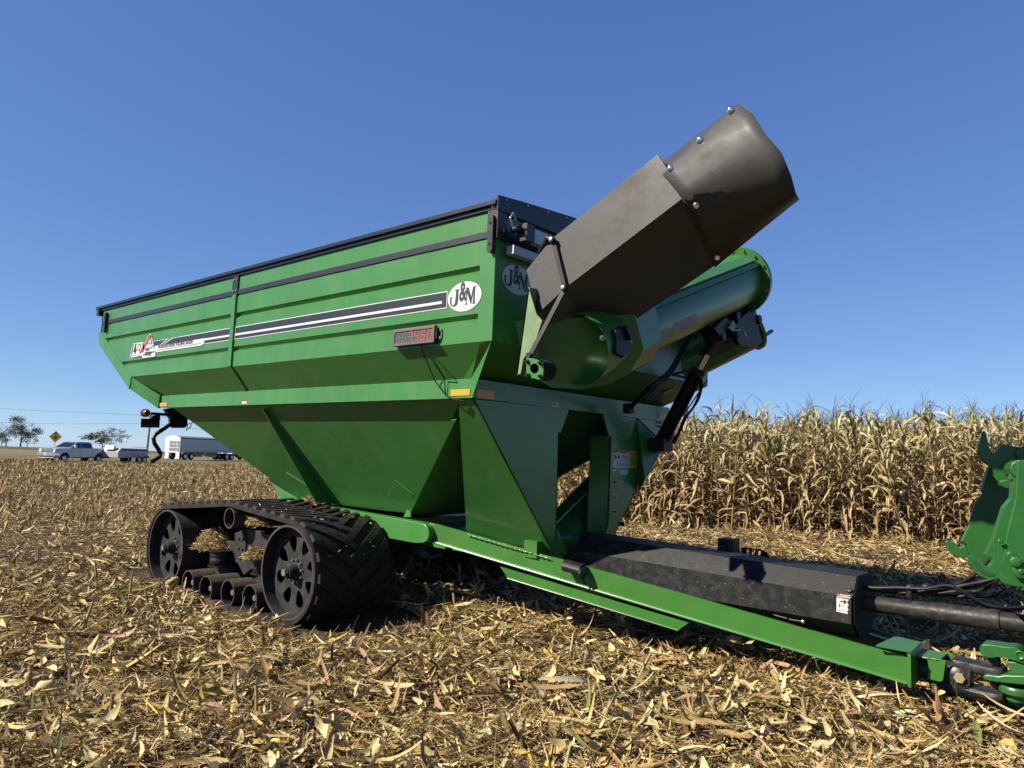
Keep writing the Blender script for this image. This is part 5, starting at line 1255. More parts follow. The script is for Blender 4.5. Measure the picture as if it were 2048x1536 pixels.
lug = [(700, 1150), (715, 1125), (740, 1118), (775, 1130), (900, 1300), (900, 1350), (850, 1352), (800, 1330), (770, 1290), (705, 1170)]
m.prism([tp_(*zq(u, v), -.02) for u, v in lug], TL * .02)
for u, v, r_, h_ in ((736, 1153, .02, .01), (775, 1205, .032, .04), (823, 1288, .045, .02), (648, 1035, .014, .01), (823, 1288, .016, .03)):
    c = tp_(*zq(u, v), -.02); m.lathe(c, -TL, [(0, r_), (h_, r_), (h_ + .004, r_ * .8), (h_ + .004, 0)], 0, 18)
m.build('hitch_lug', GREEN_T, tract, bevel=.006)
# far upright
FO = .93
m = MB()
far_up = [(585, 390), (540, 400), (480, 610), (495, 620), (440, 690), (430, 700), (370, 900), (305, 1030), (350, 1050), (390, 1160), (470, 1190), (545, 1255), (600, 1150), (720, 690), (720, 600), (600, 480)]
m.prism([tp_(*zq(u, v), FO) for u, v in far_up], -TL * .05)
hk2 = [(180, 1035), (205, 1028), (262, 1045), (280, 1078), (305, 1090), (335, 1080), (352, 1040), (356, 940), (420, 945), (400, 1060), (380, 1170), (320, 1180), (250, 1155), (200, 1100)]
m.prism([tp_(*zq(u, v), FO) for u, v in hk2], TL * .07)
m.build('hitch_upright', GREEN_T, tract, bevel=.008)
m = MB()
m.prism([tp_(*zq(u, v), FO + .06) for u, v in ((540, 400), (590, 400), (600, 500), (510, 600), (478, 612))], TL * .04)
m.build('hitch_side_plate', mat('grey_side_plate', (.10, .12, .14), .4), tract)
m = MB()
top = [(505, 92), (522, 92), (535, 130), (560, 260), (600, 290), (640, 240), (675, 208), (860, 240), (1100, 260), (1100, 400), (800, 480), (720, 560), (690, 580), (645, 560), (642, 530), (600, 480), (590, 400), (545, 385), (500, 350), (460, 290), (462, 240), (480, 180)]
m.prism([tp_(*zq(u, v), FO * .5) for u, v in top], TL * .06)
m.prism([tp_(*zq(u, v), FO * .5 - .02) for u, v in ((640, 520), (765, 500), (765, 590), (690, 582))], TL * .03)
c = tp_(*zq(850, 290), FO * .5); m.lathe(c, -TL, [(0, .05), (.03, .05), (.034, .03), (.034, 0)], 0, 18)
a, b = tp_(*zq(830, 420), .02), tp_(*zq(700, 420), FO); m.tube([a, b], .06, 0, 10)
m.build('hitch_top_hook', GREEN_T, tract, bevel=.010)
# drawbar with hammer strap
zw = lambda u, v: (1840 + u / 9.846, 1260 + v / 9.846)
yd_ = 1.72
def db(pts, y, th): return [PY(*zw(u, v), y) for u, v in pts]
m = MB()
m.prism(db([(1235, 930), (1260, 885), (1340, 875), (1440, 890), (1540, 905), (1660, 880), (1760, 885), (3300, 935), (3300, 1110), (2048, 1090), (1700, 1060), (1420, 1020), (1270, 990)], yd_, 0), (0, .16, 0))
m.prism(db([(1700, 610), (3300, 760), (3300, 920), (1770, 885), (1740, 700)], yd_ + .02, 0), (0, .12, 0))
m.lathe(PY(*zw(1900, 1090), yd_ + .08), (0, 0, -1), [(0, .09), (.01, .10), (.05, .10), (.06, .06), (.10, .058), (.11, 0)], 0, 20)
m.build('drawbar', GREEN_T, tract, bevel=.012)
m = MB()
m.prism(db([(1172, 350), (1195, 305), (1240, 285), (1360, 285), (1500, 305), (1690, 335), (1850, 340), (1940, 380), (2000, 450), (2012, 560), (2100, 640), (2100, 680), (1800, 590), (1640, 545), (1500, 540), (1420, 560), (1260, 525), (1200, 480), (1175, 420)], yd_ + .0, 0), (0, .17, 0))
c = PY(*zw(1975, 495), yd_ - .002); m.lathe(c, (0, -1, 0), [(0, .03), (.012, .03), (.012, .018), (.004, .016), (.004, 0)], 0, 16)
m.build('hitch_strap', GREEN_T, tract, bevel=.014)
m = MB(); m.prism(db([(1300, 560), (1400, 580), (1475, 640), (1480, 710), (1330, 690)], 1.79, 0), (0, .08, 0)); m.prism(db([(1340, 1040), (1480, 1060), (1540, 1120), (1480, 1180), (1400, 1150)], 1.79, 0), (0, .08, 0)); m.build('drawbar_pin_block', BROWNPIN, tract, bevel=.006)
# rear tyre, mostly out of the picture
tc = NP + TF * 1.42 + TL * (-.05); tc[2] = .95
tw = TL * .55; m = MB(); m.lathe(tc - tw * .5 + TL * 1.2, TL, [(0, .50), (-.02, .62), (.0, .86), (.06, .95), (.49, .95), (.55, .86), (.57, .62), (.55, .5)], 0, 56)
for k in range(26):
    a = k * 2 * PI / 26
    for sd in (0, 1):
        rad = lambda an, q: (TF * math.cos(an) + V(0, 0, 1) * math.sin(an)) * q
        cc0 = tc - tw * .5 + TL * 1.2
        p0 = cc0 + TL * (.02 if sd == 0 else .53) + rad(a + sd * PI / 26, .90); p1 = cc0 + TL * .28 + rad(a + .17 + sd * PI / 26, .955)
        m.obox((p0 + p1) / 2 + rad(a + .08, .02), (p1 - p0) / 2, nrm(np.cross(p1 - p0, rad(a, 1))) * .025, rad(a + .08, .035))
ty = m.build('rear_tyre', TYRE, tract)
m = MB(); cc0 = tc - tw * .5 + TL * 1.2; m.lathe(cc0, TL, [(-.01, .5), (.03, .48), (.06, .40), (.16, .36), (.18, .14), (.10, .13), (.10, 0)], 0, 40); m.build('rear_rim', GOLD, ty)
m = MB(); ab = NP + TF * .95 + TL * .47; ab[2] = .95; m.obox(ab + TF * .7, TF * .62, TL * .30, V(0, 0, .34)); m.obox(ab + TF * 2.2 + V(0, 0, .35), TF * .9, TL * .32, V(0, 0, .4)); m.build('axle_housing', GREEN_T, tract, bevel=.03)

# ================================================================== STANDING CORN
LEAFC = mat('corn_plant_leaf', None, .5, spec=.3, attr='tint', var=.18, vscale=22, transl=.22)
def corn_proto(seed):
    r = np.random.default_rng(seed); h = r.uniform(2.05, 2.35)
    lean = r.normal(0, .05, 2)
    def axis(t): return V(lean[0] * t * t * h, lean[1] * t * t * h, t * h)
    m = MB(); m.tube([axis(t) for t in np.linspace(0, 1, 8)], [.013 - .007 * t for t in np.linspace(0, 1, 8)], 0, 5)
    stalk = m
    vs, cs = [], []; fs = []; n0 = 0
    def leaf(base, az, up, L_, wd, droop, col0, col1, tw=0.0, seg=7):
        nonlocal n0
        kink = r.uniform(.12, .5); d = V(math.cos(az), math.sin(az), 0); s = V(-d[1], d[0], 0); p = np.array(base); ang = up; st = L_ / seg; rows = []
        for i in range(seg + 1):
            t = i / seg; ww = wd * min(1, .55 + t * 2.2) * (1 - t ** 2.2) * r.uniform(.55, 1.25) + .003; a2 = tw * t
            sv = s * math.cos(a2) + V(0, 0, 1) * math.sin(a2)
            up_ = np.cross(d * math.cos(ang) + V(0, 0, math.sin(ang)), sv)
            rows += [p - sv * ww / 2 + up_ * ww * .18, p, p + sv * ww / 2 + up_ * ww * .18]
            c = np.array(col0) * (1 - t) + np.array(col1) * t
            cs.extend([c, c * .9, c])
            p = p + (d * math.cos(ang) + V(0, 0, math.sin(ang))) * st
            ang += (droop - ang) * (.12 if t < kink else .55) + r.normal(0, .20); wob = r.normal(0, .28); d = V(d[0] * math.cos(wob) - d[1] * math.sin(wob), d[0] * math.sin(wob) + d[1] * math.cos(wob), 0); s = V(-d[1], d[0], 0)
        for i in range(seg):
            for j in range(2): fs.append((n0 + i * 3 + j, n0 + i * 3 + j + 1, n0 + i * 3 + j + 4, n0 + i * 3 + j + 3))
        vs.extend(rows); n0 += len(rows)
    tan_ = V(.66, .49, .25) * KA; brown = V(.48, .32, .155) * KA; green = V(.20, .27, .065) * KA; pale = V(.98, .84, .47) * KA
    az0 = r.uniform(0, 6.28)
    for k in range(24):
        t = .05 + .94 * (k + r.uniform(-.3, .3)) / 24; t = min(max(t, .04), .985); az = az0 + (k % 2) * PI + r.normal(0, .45); az += .35 * math.sin(PI * 1.05 - az)
        if t < .38:
            c0 = brown * r.uniform(.75, 1.25); c1 = tan_ * r.uniform(.8, 1.2); up = r.uniform(-.3, .9); dr = r.uniform(-1.5, -.9); L_ = r.uniform(.35, .85)
        elif t < .72:
            c0 = (green * .62 + tan_ * .38) * r.uniform(.8, 1.15) if r.random() < .55 else tan_ * r.uniform(.8, 1.1); c1 = tan_ * r.uniform(.85, 1.15); up = r.uniform(.4, 1.2); dr = r.uniform(-1.45, -.6); L_ = r.uniform(.45, .95)
        else:
            c0 = (green * .72 + tan_ * .28) * r.uniform(.8, 1.2) if r.random() < .66 else tan_ * r.uniform(.9, 1.2); c1 = pale * r.uniform(.75, 1.1); up = r.uniform(1.0, 1.5); dr = r.uniform(-1.5, -.7) if r.random() < .7 else r.uniform(-.3, .9); L_ = r.uniform(.34, .66)
        leaf(axis(t), az, up, L_, r.uniform(.045, .085), dr, c0, c1, r.normal(0, 1.1))
    fol = (np.array(vs), np.array(fs), np.array(cs))
    # ear hanging in its husk
    ear = MB(); te = r.uniform(.38, .47); ea = az0 + r.normal(0, .5) + (0 if r.random() < .5 else PI); eb = axis(te); ed = nrm(V(math.cos(ea) * .75, math.sin(ea) * .75, r.uniform(-1.2, .7)))
    ear.lathe(eb + ed * .02, ed, [(0, .012), (.04, .024), (.09, .033), (.15, .031), (.20, .018), (.24, .004)], 0, 8)
    tas = MB(); tt = axis(1.0)
    for k in range(r.integers(1, 4)):
        a = r.uniform(0, 6.28); L_ = r.uniform(.30, .52); ca_, sa_ = math.cos(a), math.sin(a); spread = r.uniform(.05, .35)
        wind = V(-.24, -.06, -.04) * r.uniform(.3, 1.3)
        pts = [tt + V(ca_ * spread * q * L_ * .6, sa_ * spread * q * L_ * .6, L_ * (q - .35 * q * q * spread * 1.6)) + wind * q * q for q in (0, .35, .7, 1.0)]
        tas.tube(pts, [.0042, .0038, .003, .0015], 0, 4)
    return stalk, fol, ear, tas
STALKM = mat('corn_stalk', (.44, .33, .15), .5, var=.3, vscale=14); EARM = mat('ear_husk', (.58, .46, .24), .55, var=.2, vscale=30); TASM = mat('tassel', (.13, .10, .065), .6)
protos = [corn_proto(100 + k) for k in range(14)]
_gn = (-.012, -.03, 1); CA, CB = PN(1300, 1050, _gn, .012 * 3.9), PN(1900, 1092, _gn, .012 * 3.9); CA[2] = CB[2] = 0; CD = nrm(CB - CA); CNv = V(-CD[1], CD[0], 0)
p_objs = []
for k, (st_, fol, ear, tas) in enumerate(protos):
    s = st_.build('corn_plant', STALKM)
    lf_ = bpy.data.objects.new('leaves', raw_mesh('leaves', *fol[:2], fol[2], LEAFC)); COL.objects.link(lf_); attach(lf_, s)
    ear.build('ear', EARM, s); tas.build('tassel', TASM, s); p_objs.append(s)
    tag(s, 'dry standing corn plant at the cut edge of the unharvested corn', 'corn plant', 'corn plants along the field edge')
spots = []
def in_view(p, marg=30):
    c = R.T @ (p - CAM); u, v_ = CX + FPX * c[0] / c[2], CY + FPX * c[1] / c[2]; return c[2] > 1 and -marg < u < 2048 + marg, u
back = []
for row in range(14):
    for t in np.arange(-11.5, 10, .165 if row < 6 else .22):
        p = CA + CD * (t + rng.normal(0, .03)) + CNv * (row * .76 + rng.normal(0, .05)); p[2] = HZ(p[0], p[1])
        ok, u = in_view(p)
        if not ok or u < 1085: continue
        (spots if row < 3 else back).append((row, p))
spots.sort(key=lambda q: np.linalg.norm(q[1] - CAM)); back += spots[290:]; spots = spots[:290]
for k, (row, p) in enumerate(spots):
    src = p_objs[k % 14]
    if k < 14: o = src
    else:
        o = src.copy(); COL.objects.link(o)
        for ch in src.children:
            c = ch.copy(); COL.objects.link(c); c.parent = o
    sc = rng.normal(1.0, .035); o.location = tuple(p); ln_ = .05 if rng.random() < .85 else .22; o.rotation_euler = (rng.normal(0, ln_), rng.normal(0, ln_), rng.uniform(0, 6.28)); o.scale = (sc, sc, sc * rng.normal(1, .03))
H = Heap()
def mb_arrays(mb, col):
    v = np.array(mb.v, float); f = np.array([(q if len(q) == 4 else (q[0], q[1], q[2], q[3])) for q in mb.f]); return v, f, np.tile(np.array(col), (len(v), 1))
packs = []
for st_, fol, ear, tas in protos:
    parts = [fol, mb_arrays(st_, (.26, .19, .085)), mb_arrays(tas, (.075, .058, .035)), mb_arrays(ear, (.34, .265, .135))]
    v = np.concatenate([q[0] for q in parts]); c = np.concatenate([q[2] for q in parts]); off = np.cumsum([0] + [len(q[0]) for q in parts[:-1]]); f = np.concatenate([q[1] + o_ for q, o_ in zip(parts, off)]); packs.append((v, f, c))
for row, p in back:
    v, f, c = packs[rng.integers(14)]; a = rng.uniform(0, 6.28); sc = rng.normal(1.0, .035); Rz = np.array([[math.cos(a), -math.sin(a), 0], [math.sin(a), math.cos(a), 0], [rng.normal(0, .05), rng.normal(0, .05), 1]])
    H.add((v @ Rz.T * sc + p, f, c))
o = bpy.data.objects.new('corn_stand', H.mesh('corn_stand', LEAFC)); COL.objects.link(o); tag(o, 'deep stand of dry corn behind the front rows', 'standing corn', kind='stuff')

# ================================================================== FAR LEFT: vehicles, sign, pole, trees
def at(px, py_depth, dist):                                 # ground point under a picture column at a horizontal distance
    r_ = ray(px, 880); h = r_[:2] / np.linalg.norm(r_[:2]); p = V(CAM[0] + h[0] * dist, CAM[1] + h[1] * dist, 0); p[2] = float(terr(dist)); return p
SILVER = mat('silver_car_paint', (.33, .37, .44), .28, metal=.5, coat=.6); GLASS = mat('tinted_glass', (.012, .016, .022), .08, spec=.8); GREYP = mat('grey_trailer_paint', (.62, .60, .59), .45)
ALU = mat('bright_aluminium', (.72, .72, .72), .3, metal=.7); WTRL = mat('white_trailer_front', (1.35, 1.35, 1.33), .4); GTRL = mat('ribbed_trailer_side', (.72, .73, .75), .45, var=.05); BLKP = mat('black_trim', (.015, .015, .016), .5); TAIL = mat('red_tail_lamp', (.45, .02, .02), .25); LAMP = mat('headlamp_glass', (.75, .76, .78), .15)
class Local:
    """places shapes drawn in a vehicle's own axes (x forward, y left, z up)"""
    def __init__(s, o, yaw): s.o = np.array(o); s.c, s.s = math.cos(yaw), math.sin(yaw)
    def __call__(s, x, y, z): return s.o + V(x * s.c - y * s.s, x * s.s + y * s.c, z)
    def vec(s, x, y, z): return V(x * s.c - y * s.s, x * s.s + y * s.c, z)
def wheel(par, L, x, y, z, r_, wd, sgn, rim=ALU, nm='wheel'):
    m = MB(); ax = L.vec(0, sgn, 0); c = L(x, y, z); m.lathe(c, ax, [(-wd, r_ * .6), (-wd, r_ * .95), (-wd * .85, r_), (-wd * .15, r_), (0, r_ * .93), (.005, r_ * .62)], 0, 28); t = m.build(nm, TYRE, par)
    m = MB(); m.lathe(c, ax, [(0, r_ * .62), (-.03, r_ * .56), (-.09, r_ * .50), (-.05, r_ * .2), (-.02, r_ * .16), (-.02, 0)], 0, 20)
    for k in range(6):
        a = k * PI / 3; q = L.vec(math.cos(a), 0, 0) + V(0, 0, math.sin(a)); m.obox(c + q * r_ * .36 - ax * .03, q * r_ * .22, ax * .02, np.cross(q, ax) * r_ * .06)
    m.build('rim', rim, t)
def pickup():
    g = at(140, 0, 82.0); a, b = at(103, 0, 82), at(200, 0, 83.5); dr = a - b; yaw = math.atan2(dr[1], dr[0]) + math.radians(22)
    L = Local((a + b) / 2 + V(0, 0, -.03), yaw)
    o = thing('pickup_truck', tuple(L(0, 0, 0)), 'silver crew cab pickup truck parked at the field edge under a yellow sign', 'pickup truck')
    hw = 1.0
    def arch(xc, r_=.52, n=9): return [(xc + r_ * math.cos(t), .42 + r_ * math.sin(t)) for t in np.linspace(0, PI, n)]
    low = [(3.05, .55), (3.05, .95), (3.0, 1.28), (1.55, 1.36), (1.45, 1.36)] + [(-1.05, 1.36), (-1.15, 1.38), (-3.1, 1.40), (-3.12, .62)] + [(-2.45, .55)] + arch(-1.92)[::-1] + [(-1.3, .5), (1.3, .5)] + arch(1.98)[::-1] + [(2.6, .5)]
    m = MB(); m.prism([L(x, hw, z) for x, z in low], L.vec(0, -2 * hw, 0)); m.build('body', SILVER, o, bevel=.05)
    cabp = [(1.5, 1.36), (.62, 1.93), (.35, 1.98), (-.75, 1.98), (-1.02, 1.90), (-1.14, 1.37)]
    m = MB(); rows = []
    rows = [[L(x, hw * (.97 if z < 1.5 else .80), z) for x, z in cabp], [L(x, -hw * (.97 if z < 1.5 else .80), z) for x, z in cabp]]
    m.face(rows[0]); m.face(rows[1][::-1])
    for i in range(5): m.face([rows[0][i], rows[0][i + 1], rows[1][i + 1], rows[1][i]])
    cb_ = m.build('cab', SILVER, o, bevel=.03)
    for y in (1, -1):
        f = lambda x, z: L(x, y * (hw * (.97 - .17 * (z - 1.37) / .6) + .008), z)
        for q in ([(1.2, 1.42), (.62, 1.83), (.26, 1.86), (.26, 1.42)], [(.18, 1.42), (.18, 1.86), (-.70, 1.86), (-.92, 1.80), (-.98, 1.42)]):
            m = MB(); m.prism([f(x, z) for x, z in q], L.vec(0, -y * .01, 0)); m.build('side_window', GLASS, cb_)
        m = MB(); c = L(1.05, y * 1.13, 1.5); m.obox(c, L.vec(.07, 0, 0), L.vec(0, .12, 0), V(0, 0, .14)); m.build('wing_mirror', [SILVER], o, bevel=.02)
        m = MB()
        for x in (.3, -.85): m.obox(L(x, y * 1.01, 1.12), L.vec(.11, 0, 0), L.vec(0, .012, 0), V(0, 0, .02))
        m.build('door_handle', SILVER, o)
        m = MB()
        for x in (1.28, .22, -1.08): m.obox(L(x, y * 1.002, .95), L.vec(.008, 0, 0), L.vec(0, .004, 0), V(0, 0, .40))
        m.build('door_gap', BLKP, o)
        m = MB(); m.prism([L(3.02, y * .98, 1.28), L(3.06, y * .98, .95), L(3.06, y * .68, .95), L(3.02, y * .68, 1.28)], L.vec(.02, 0, 0)); m.prism([L(3.0, y * 1.004, 1.26), L(3.02, y * 1.004, .97), L(2.75, y * 1.004, 1.02), L(2.75, y * 1.004, 1.24)], L.vec(0, y * .006, 0)); m.build('headlight', LAMP, o)
        m = MB(); m.obox(L(-3.08, y * .97, 1.12), L.vec(.06, 0, 0), L.vec(0, .045, 0), V(0, 0, .22)); m.build('tail_light', TAIL, o)
        m = MB(); m.obox(L(0, y * .98, .46), L.vec(1.2, 0, 0), L.vec(0, .06, 0), V(0, 0, .03)); m.build('side_step', BLKP, o)
        for x in (1.98, -1.92): wheel(o, L, x, y * .97, .40, .41, .28, y)
    m = MB(); m.prism([L(1.42, .80, 1.42), L(.72, .72, 1.88), L(.72, -.72, 1.88), L(1.42, -.80, 1.42)], L.vec(.012, 0, .02)); m.build('windscreen', GLASS, cb_)
    m = MB(); m.box((-.01, -.01, -.01), (.01, .01, .01)) if False else None
    for z in (1.02, 1.13, 1.24): m.obox(L(3.09, 0, z), L.vec(.03, 0, 0), L.vec(0, .66, 0), V(0, 0, .035))
    m.obox(L(3.09, 0, 1.13), L.vec(.04, 0, 0), L.vec(0, .06, 0), V(0, 0, .17)); m.build('grille', CHROME, o)
    m = MB(); m.obox(L(3.066, 0, 1.13), L.vec(.02, 0, 0), L.vec(0, .66, 0), V(0, 0, .18)); m.build('grille_back', BLKP, o)
    m = MB(); m.obox(L(3.12, 0, .72), L.vec(.10, 0, 0), L.vec(0, 1.0, 0), V(0, 0, .16)); m.obox(L(2.8, 1.0, .76), L.vec(.25, 0, 0), L.vec(0, .03, 0), V(0, 0, .12)); m.obox(L(2.8, -1.0, .76), L.vec(.25, 0, 0), L.vec(0, .03, 0), V(0, 0, .12)); m.build('front_bumper', CHROME, o, bevel=.03)
    m = MB(); m.obox(L(3.225, 0, .74), L.vec(.004, 0, 0), L.vec(0, .16, 0), V(0, 0, .08)); m.build('number_plate', WHITE, o)
    m = MB(); m.obox(L(3.06, 0, .47), L.vec(.08, 0, 0), L.vec(0, .95, 0), V(0, 0, .07)); m.build('air_dam', GREYP, o)
    m = MB(); m.obox(L(-3.2, 0, .62), L.vec(.09, 0, 0), L.vec(0, .95, 0), V(0, 0, .10)); m.build('rear_bumper', CHROME, o)
    return L
LP = pickup()
def fuel_trailer():
    a, b = at(212, 0, 83.2), at(288, 0, 86.0); dr = a - b; L = Local((a + b) / 2 + V(0, 0, -.02), math.atan2(dr[1], dr[0]) + math.radians(12)); hl = np.linalg.norm(a - b) / 2 * 1.02
    o = thing('fuel_trailer', tuple(L(0, 0, 0)), 'low grey tandem axle service trailer hitched behind the silver pickup', 'trailer'); hw = 1.0
    m = MB(); pr = [(hl * .92, .55), (hl * .92, 1.18), (hl * .80, 1.45), (hl * .72, 1.52), (-hl, 1.48), (-hl, .62), (-hl * .95, .55)]
    m.prism([L(x, hw, z) for x, z in pr], L.vec(0, -2 * hw, 0)); m.build('tank_body', GREYP, o, bevel=.04)
    m = MB(); m.prism([L(hl * .80, hw + .006, 1.30), L(hl * .72, hw + .006, 1.42), L(-hl, hw + .006, 1.38), L(-hl, hw + .006, 1.26)], L.vec(0, .006, 0)); m.build('dark_stripe', BLKP, o)
    m = MB()
    for x in (.05 * hl, -.32 * hl): m.obox(L(x, hw + .004, .98), L.vec(.012, 0, 0), L.vec(0, .004, 0), V(0, 0, .32))
    m.obox(L(-.14 * hl, hw + .004, .82), L.vec(.18 * hl, 0, 0), L.vec(0, .004, 0), V(0, 0, .012))
    m.build('locker_gap', BLKP, o)
    m = MB()
    for x, z in ((.45 * hl, .68), (-.1 * hl, .92), (.1 * hl, .62)): m.obox(L(x, hw + .01, z), L.vec(.05, 0, 0), L.vec(0, .012, 0), V(0, 0, .05))
    m.build('locker_latch', BLKP, o)
    m = MB()
    for x in np.linspace(-hl + .05, hl * .1, 5): m.tube([L(x, hw - .05, 1.46), L(x, hw - .05, 1.66)], .02, 0, 6)
    m.tube([L(-hl + .05, hw - .05, 1.65), L(hl * .1, hw - .05, 1.65)], .025, 0, 6); m.build('top_railing', ALU, o)
    m = MB(); m.prism([L(hl * .95, .5, 1.72), L(hl * .80, .5, 1.74), L(hl * .84, .5, 1.44), L(hl * .97, .5, 1.34)], L.vec(0, -1, 0)); m.build('pump_cover', WTRL, o, bevel=.03)
    for x in (-.46 * hl, -.80 * hl):
        wheel(o, L, x, hw + .02, .37, .37, .24, 1); wheel(o, L, x, -hw - .02, .37, .37, .24, -1)
    m = MB(); n = 12
    for y in (hw + .03, -hw - .2):
        pts = [L(-.63 * hl + (.36 * hl + .12) * math.cos(t), y - .05, .55 + .36 * math.sin(t)) for t in np.linspace(0, PI, n)]; p2 = [L(-.63 * hl + (.36 * hl + .06) * math.cos(t), y - .05, .52 + .32 * math.sin(t)) for t in np.linspace(0, PI, n)]
        m.prism(pts + p2[::-1], L.vec(0, .2, 0))
    m.build('mudguard', GREYP, o)
    m = MB(); m.obox(L(hl * 1.05, 0, .52), L.vec(hl * .18, 0, 0), L.vec(0, .06, 0), V(0, 0, .05)); m.build('drawbar', BLKP, o)
fuel_trailer()
def semi():
    rear, front = at(360, 0, 121), at(497, 0, 119.0); c0 = at(331.5, 0, 120.2)
    a0 = at(345, 0, 121); L = Local(at(347, 0, 121) + V(0, 0, .0), 0); 
    k0 = at(361, 0, 117.0); dr = at(480, 0, 127.5) - k0; yw_ = math.atan2(dr[1], dr[0]); k0 = k0 + V(-math.sin(yw_), math.cos(yw_), 0) * 1.3; k0[2] = float(terr(119)) + .02; L = Local(k0, yw_)
    Lg = 12.4
    o = thing('grain_semi_trailer', tuple(L(0, 0, 0)), 'long white and grey hopper semi trailer with dark rolled tarp parked on the road', 'semi trailer'); hw = 1.28; z0, z1 = 1.15, 3.20
    m = MB(); m.prism([L(0, hw, z0), L(Lg, hw, z0), L(Lg, hw, z1), L(0, hw, z1)], L.vec(0, -2 * hw, 0), 0); bod = m.build('trailer_body', GTRL, o, bevel=.02)
    m = MB(); arc = [(y, z1 + .28 * math.cos(y / hw * PI / 2)) for y in np.linspace(-hw, hw, 11)]; m.prism([L(0, y, z) for y, z in arc], L.vec(Lg, 0, 0)); m.build('roof_tarpaulin', mat('grey_tarp', (.20, .205, .215), .6), o)
    m = MB(); m.prism([L(-.03, hw + .02, z0 - .1), L(-.03, -hw - .02, z0 - .1), L(-.03, -hw - .02, z1 + .02)] + [L(-.03, y, z + .02) for y, z in arc] + [L(-.03, hw + .02, z1 + .02)], L.vec(.06, 0, 0)); rp = m.build('rear_panel', WTRL, o)
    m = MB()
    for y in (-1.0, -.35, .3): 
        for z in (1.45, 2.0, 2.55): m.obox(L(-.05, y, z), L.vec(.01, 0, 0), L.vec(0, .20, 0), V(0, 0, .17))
    m.build('painted_ladder_shadow', mat('grey_ladder_shade', (.16, .16, .17), .6), rp)  # grey plates behind the rungs stand in for the ladder's shadow
    m = MB()
    for z in np.linspace(1.3, 2.7, 8): m.obox(L(-.07, -.35, z), L.vec(.015, 0, 0), L.vec(0, .85, 0), V(0, 0, .025))
    for y in (-1.15, -.6, .0, .5): m.obox(L(-.07, y, 2.0), L.vec(.015, 0, 0), L.vec(0, .02, 0), V(0, 0, .75))
    m.build('rear_ladder', ALU, rp)
    for s_ in (1, -1):
        m = MB(); m.prism([L(-.03, s_ * hw, z1 - .09), L(Lg, s_ * hw, z1 - .09), L(Lg, s_ * hw, z1 + .04), L(-.03, s_ * hw, z1 + .04)], L.vec(0, s_ * .06, 0)); m.build('tarp_roll', BLKP, o)
        m = MB()
        for x in np.arange(.5, Lg - .3, .45): m.obox(L(x, s_ * (hw + .006), z0 + .18), L.vec(.14, 0, 0), L.vec(0, .004, 0), V(0, 0, .03))
        m.build('marker_strip', BLKP, o)
        m = MB(); m.obox(L(.08, s_ * .95, .62), L.vec(.05, 0, 0), L.vec(0, .30, 0), V(0, 0, .40)); m.obox(L(-.02, s_ * .95, .25), L.vec(.02, 0, 0), L.vec(0, .36, 0), V(0, 0, .08)); m.build('mud_flap', WTRL, o)
        for x in (1.35, 2.65): wheel(o, L, x, s_ * hw, .52, .52, .30, s_)
    m = MB()
    for x0_, x1_ in ((3.3, 6.3), (6.6, 9.4)): m.prism([L(x0_, .9, z0), L(x1_, .9, z0), L(x1_ - 1.0, .35, .45), L(x0_ + 1.0, .35, .45)], L.vec(0, -1.3, 0))
    m.build('hopper', GREYP, o)
    t = thing('semi_tractor', tuple(L(Lg, 0, 0)), 'white road tractor coupled to the front of the hopper semi trailer', 'truck')
    m = MB(); m.obox(L(Lg + .8, 0, .85), L.vec(3.6, 0, 0), L.vec(0, .45, 0), V(0, 0, .14)); m.build('chassis', BLKP, t)
    m = MB(); cabp = [(1.9, .9), (1.9, 3.0), (2.3, 3.3), (3.6, 3.1), (3.8, 2.0), (5.2, 1.8), (5.3, .7), (1.9, .7)]; m.prism([L(Lg + x, 1.15, z) for x, z in cabp], L.vec(0, -2.3, 0)); cb2 = m.build('cab', WTRL, t, bevel=.06)
    for s_ in (1, -1):
        m = MB(); m.prism([L(Lg + 2.6, s_ * 1.16, 2.0), L(Lg + 3.65, s_ * 1.16, 2.0), L(Lg + 3.45, s_ * 1.16, 2.8), L(Lg + 2.6, s_ * 1.16, 2.8)], L.vec(0, s_ * .01, 0)); m.build('side_window', GLASS, cb2)
        for x in (-1.7, -.45, 4.5): wheel(t, L, Lg + x, s_ * 1.22, .52, .52, .30 if x > 0 else .55, s_)
        m = MB(); m.lathe(L(Lg + .9, s_ * 1.0, .75), L.vec(1, 0, 0), [(0, 0), (0, .32), (1.2, .32), (1.2, 0)], 0, 20); m.build('fuel_tank', CHROME, t)
        m = MB(); m.prism([L(Lg + x, s_ * 1.25, z) for x, z in ((.1, 1.0), (.3, 1.5), (.5, 1.6), (.5, 1.0))], L.vec(0, -s_ * .5, 0)); m.build('step_box', WTRL, t)
semi()
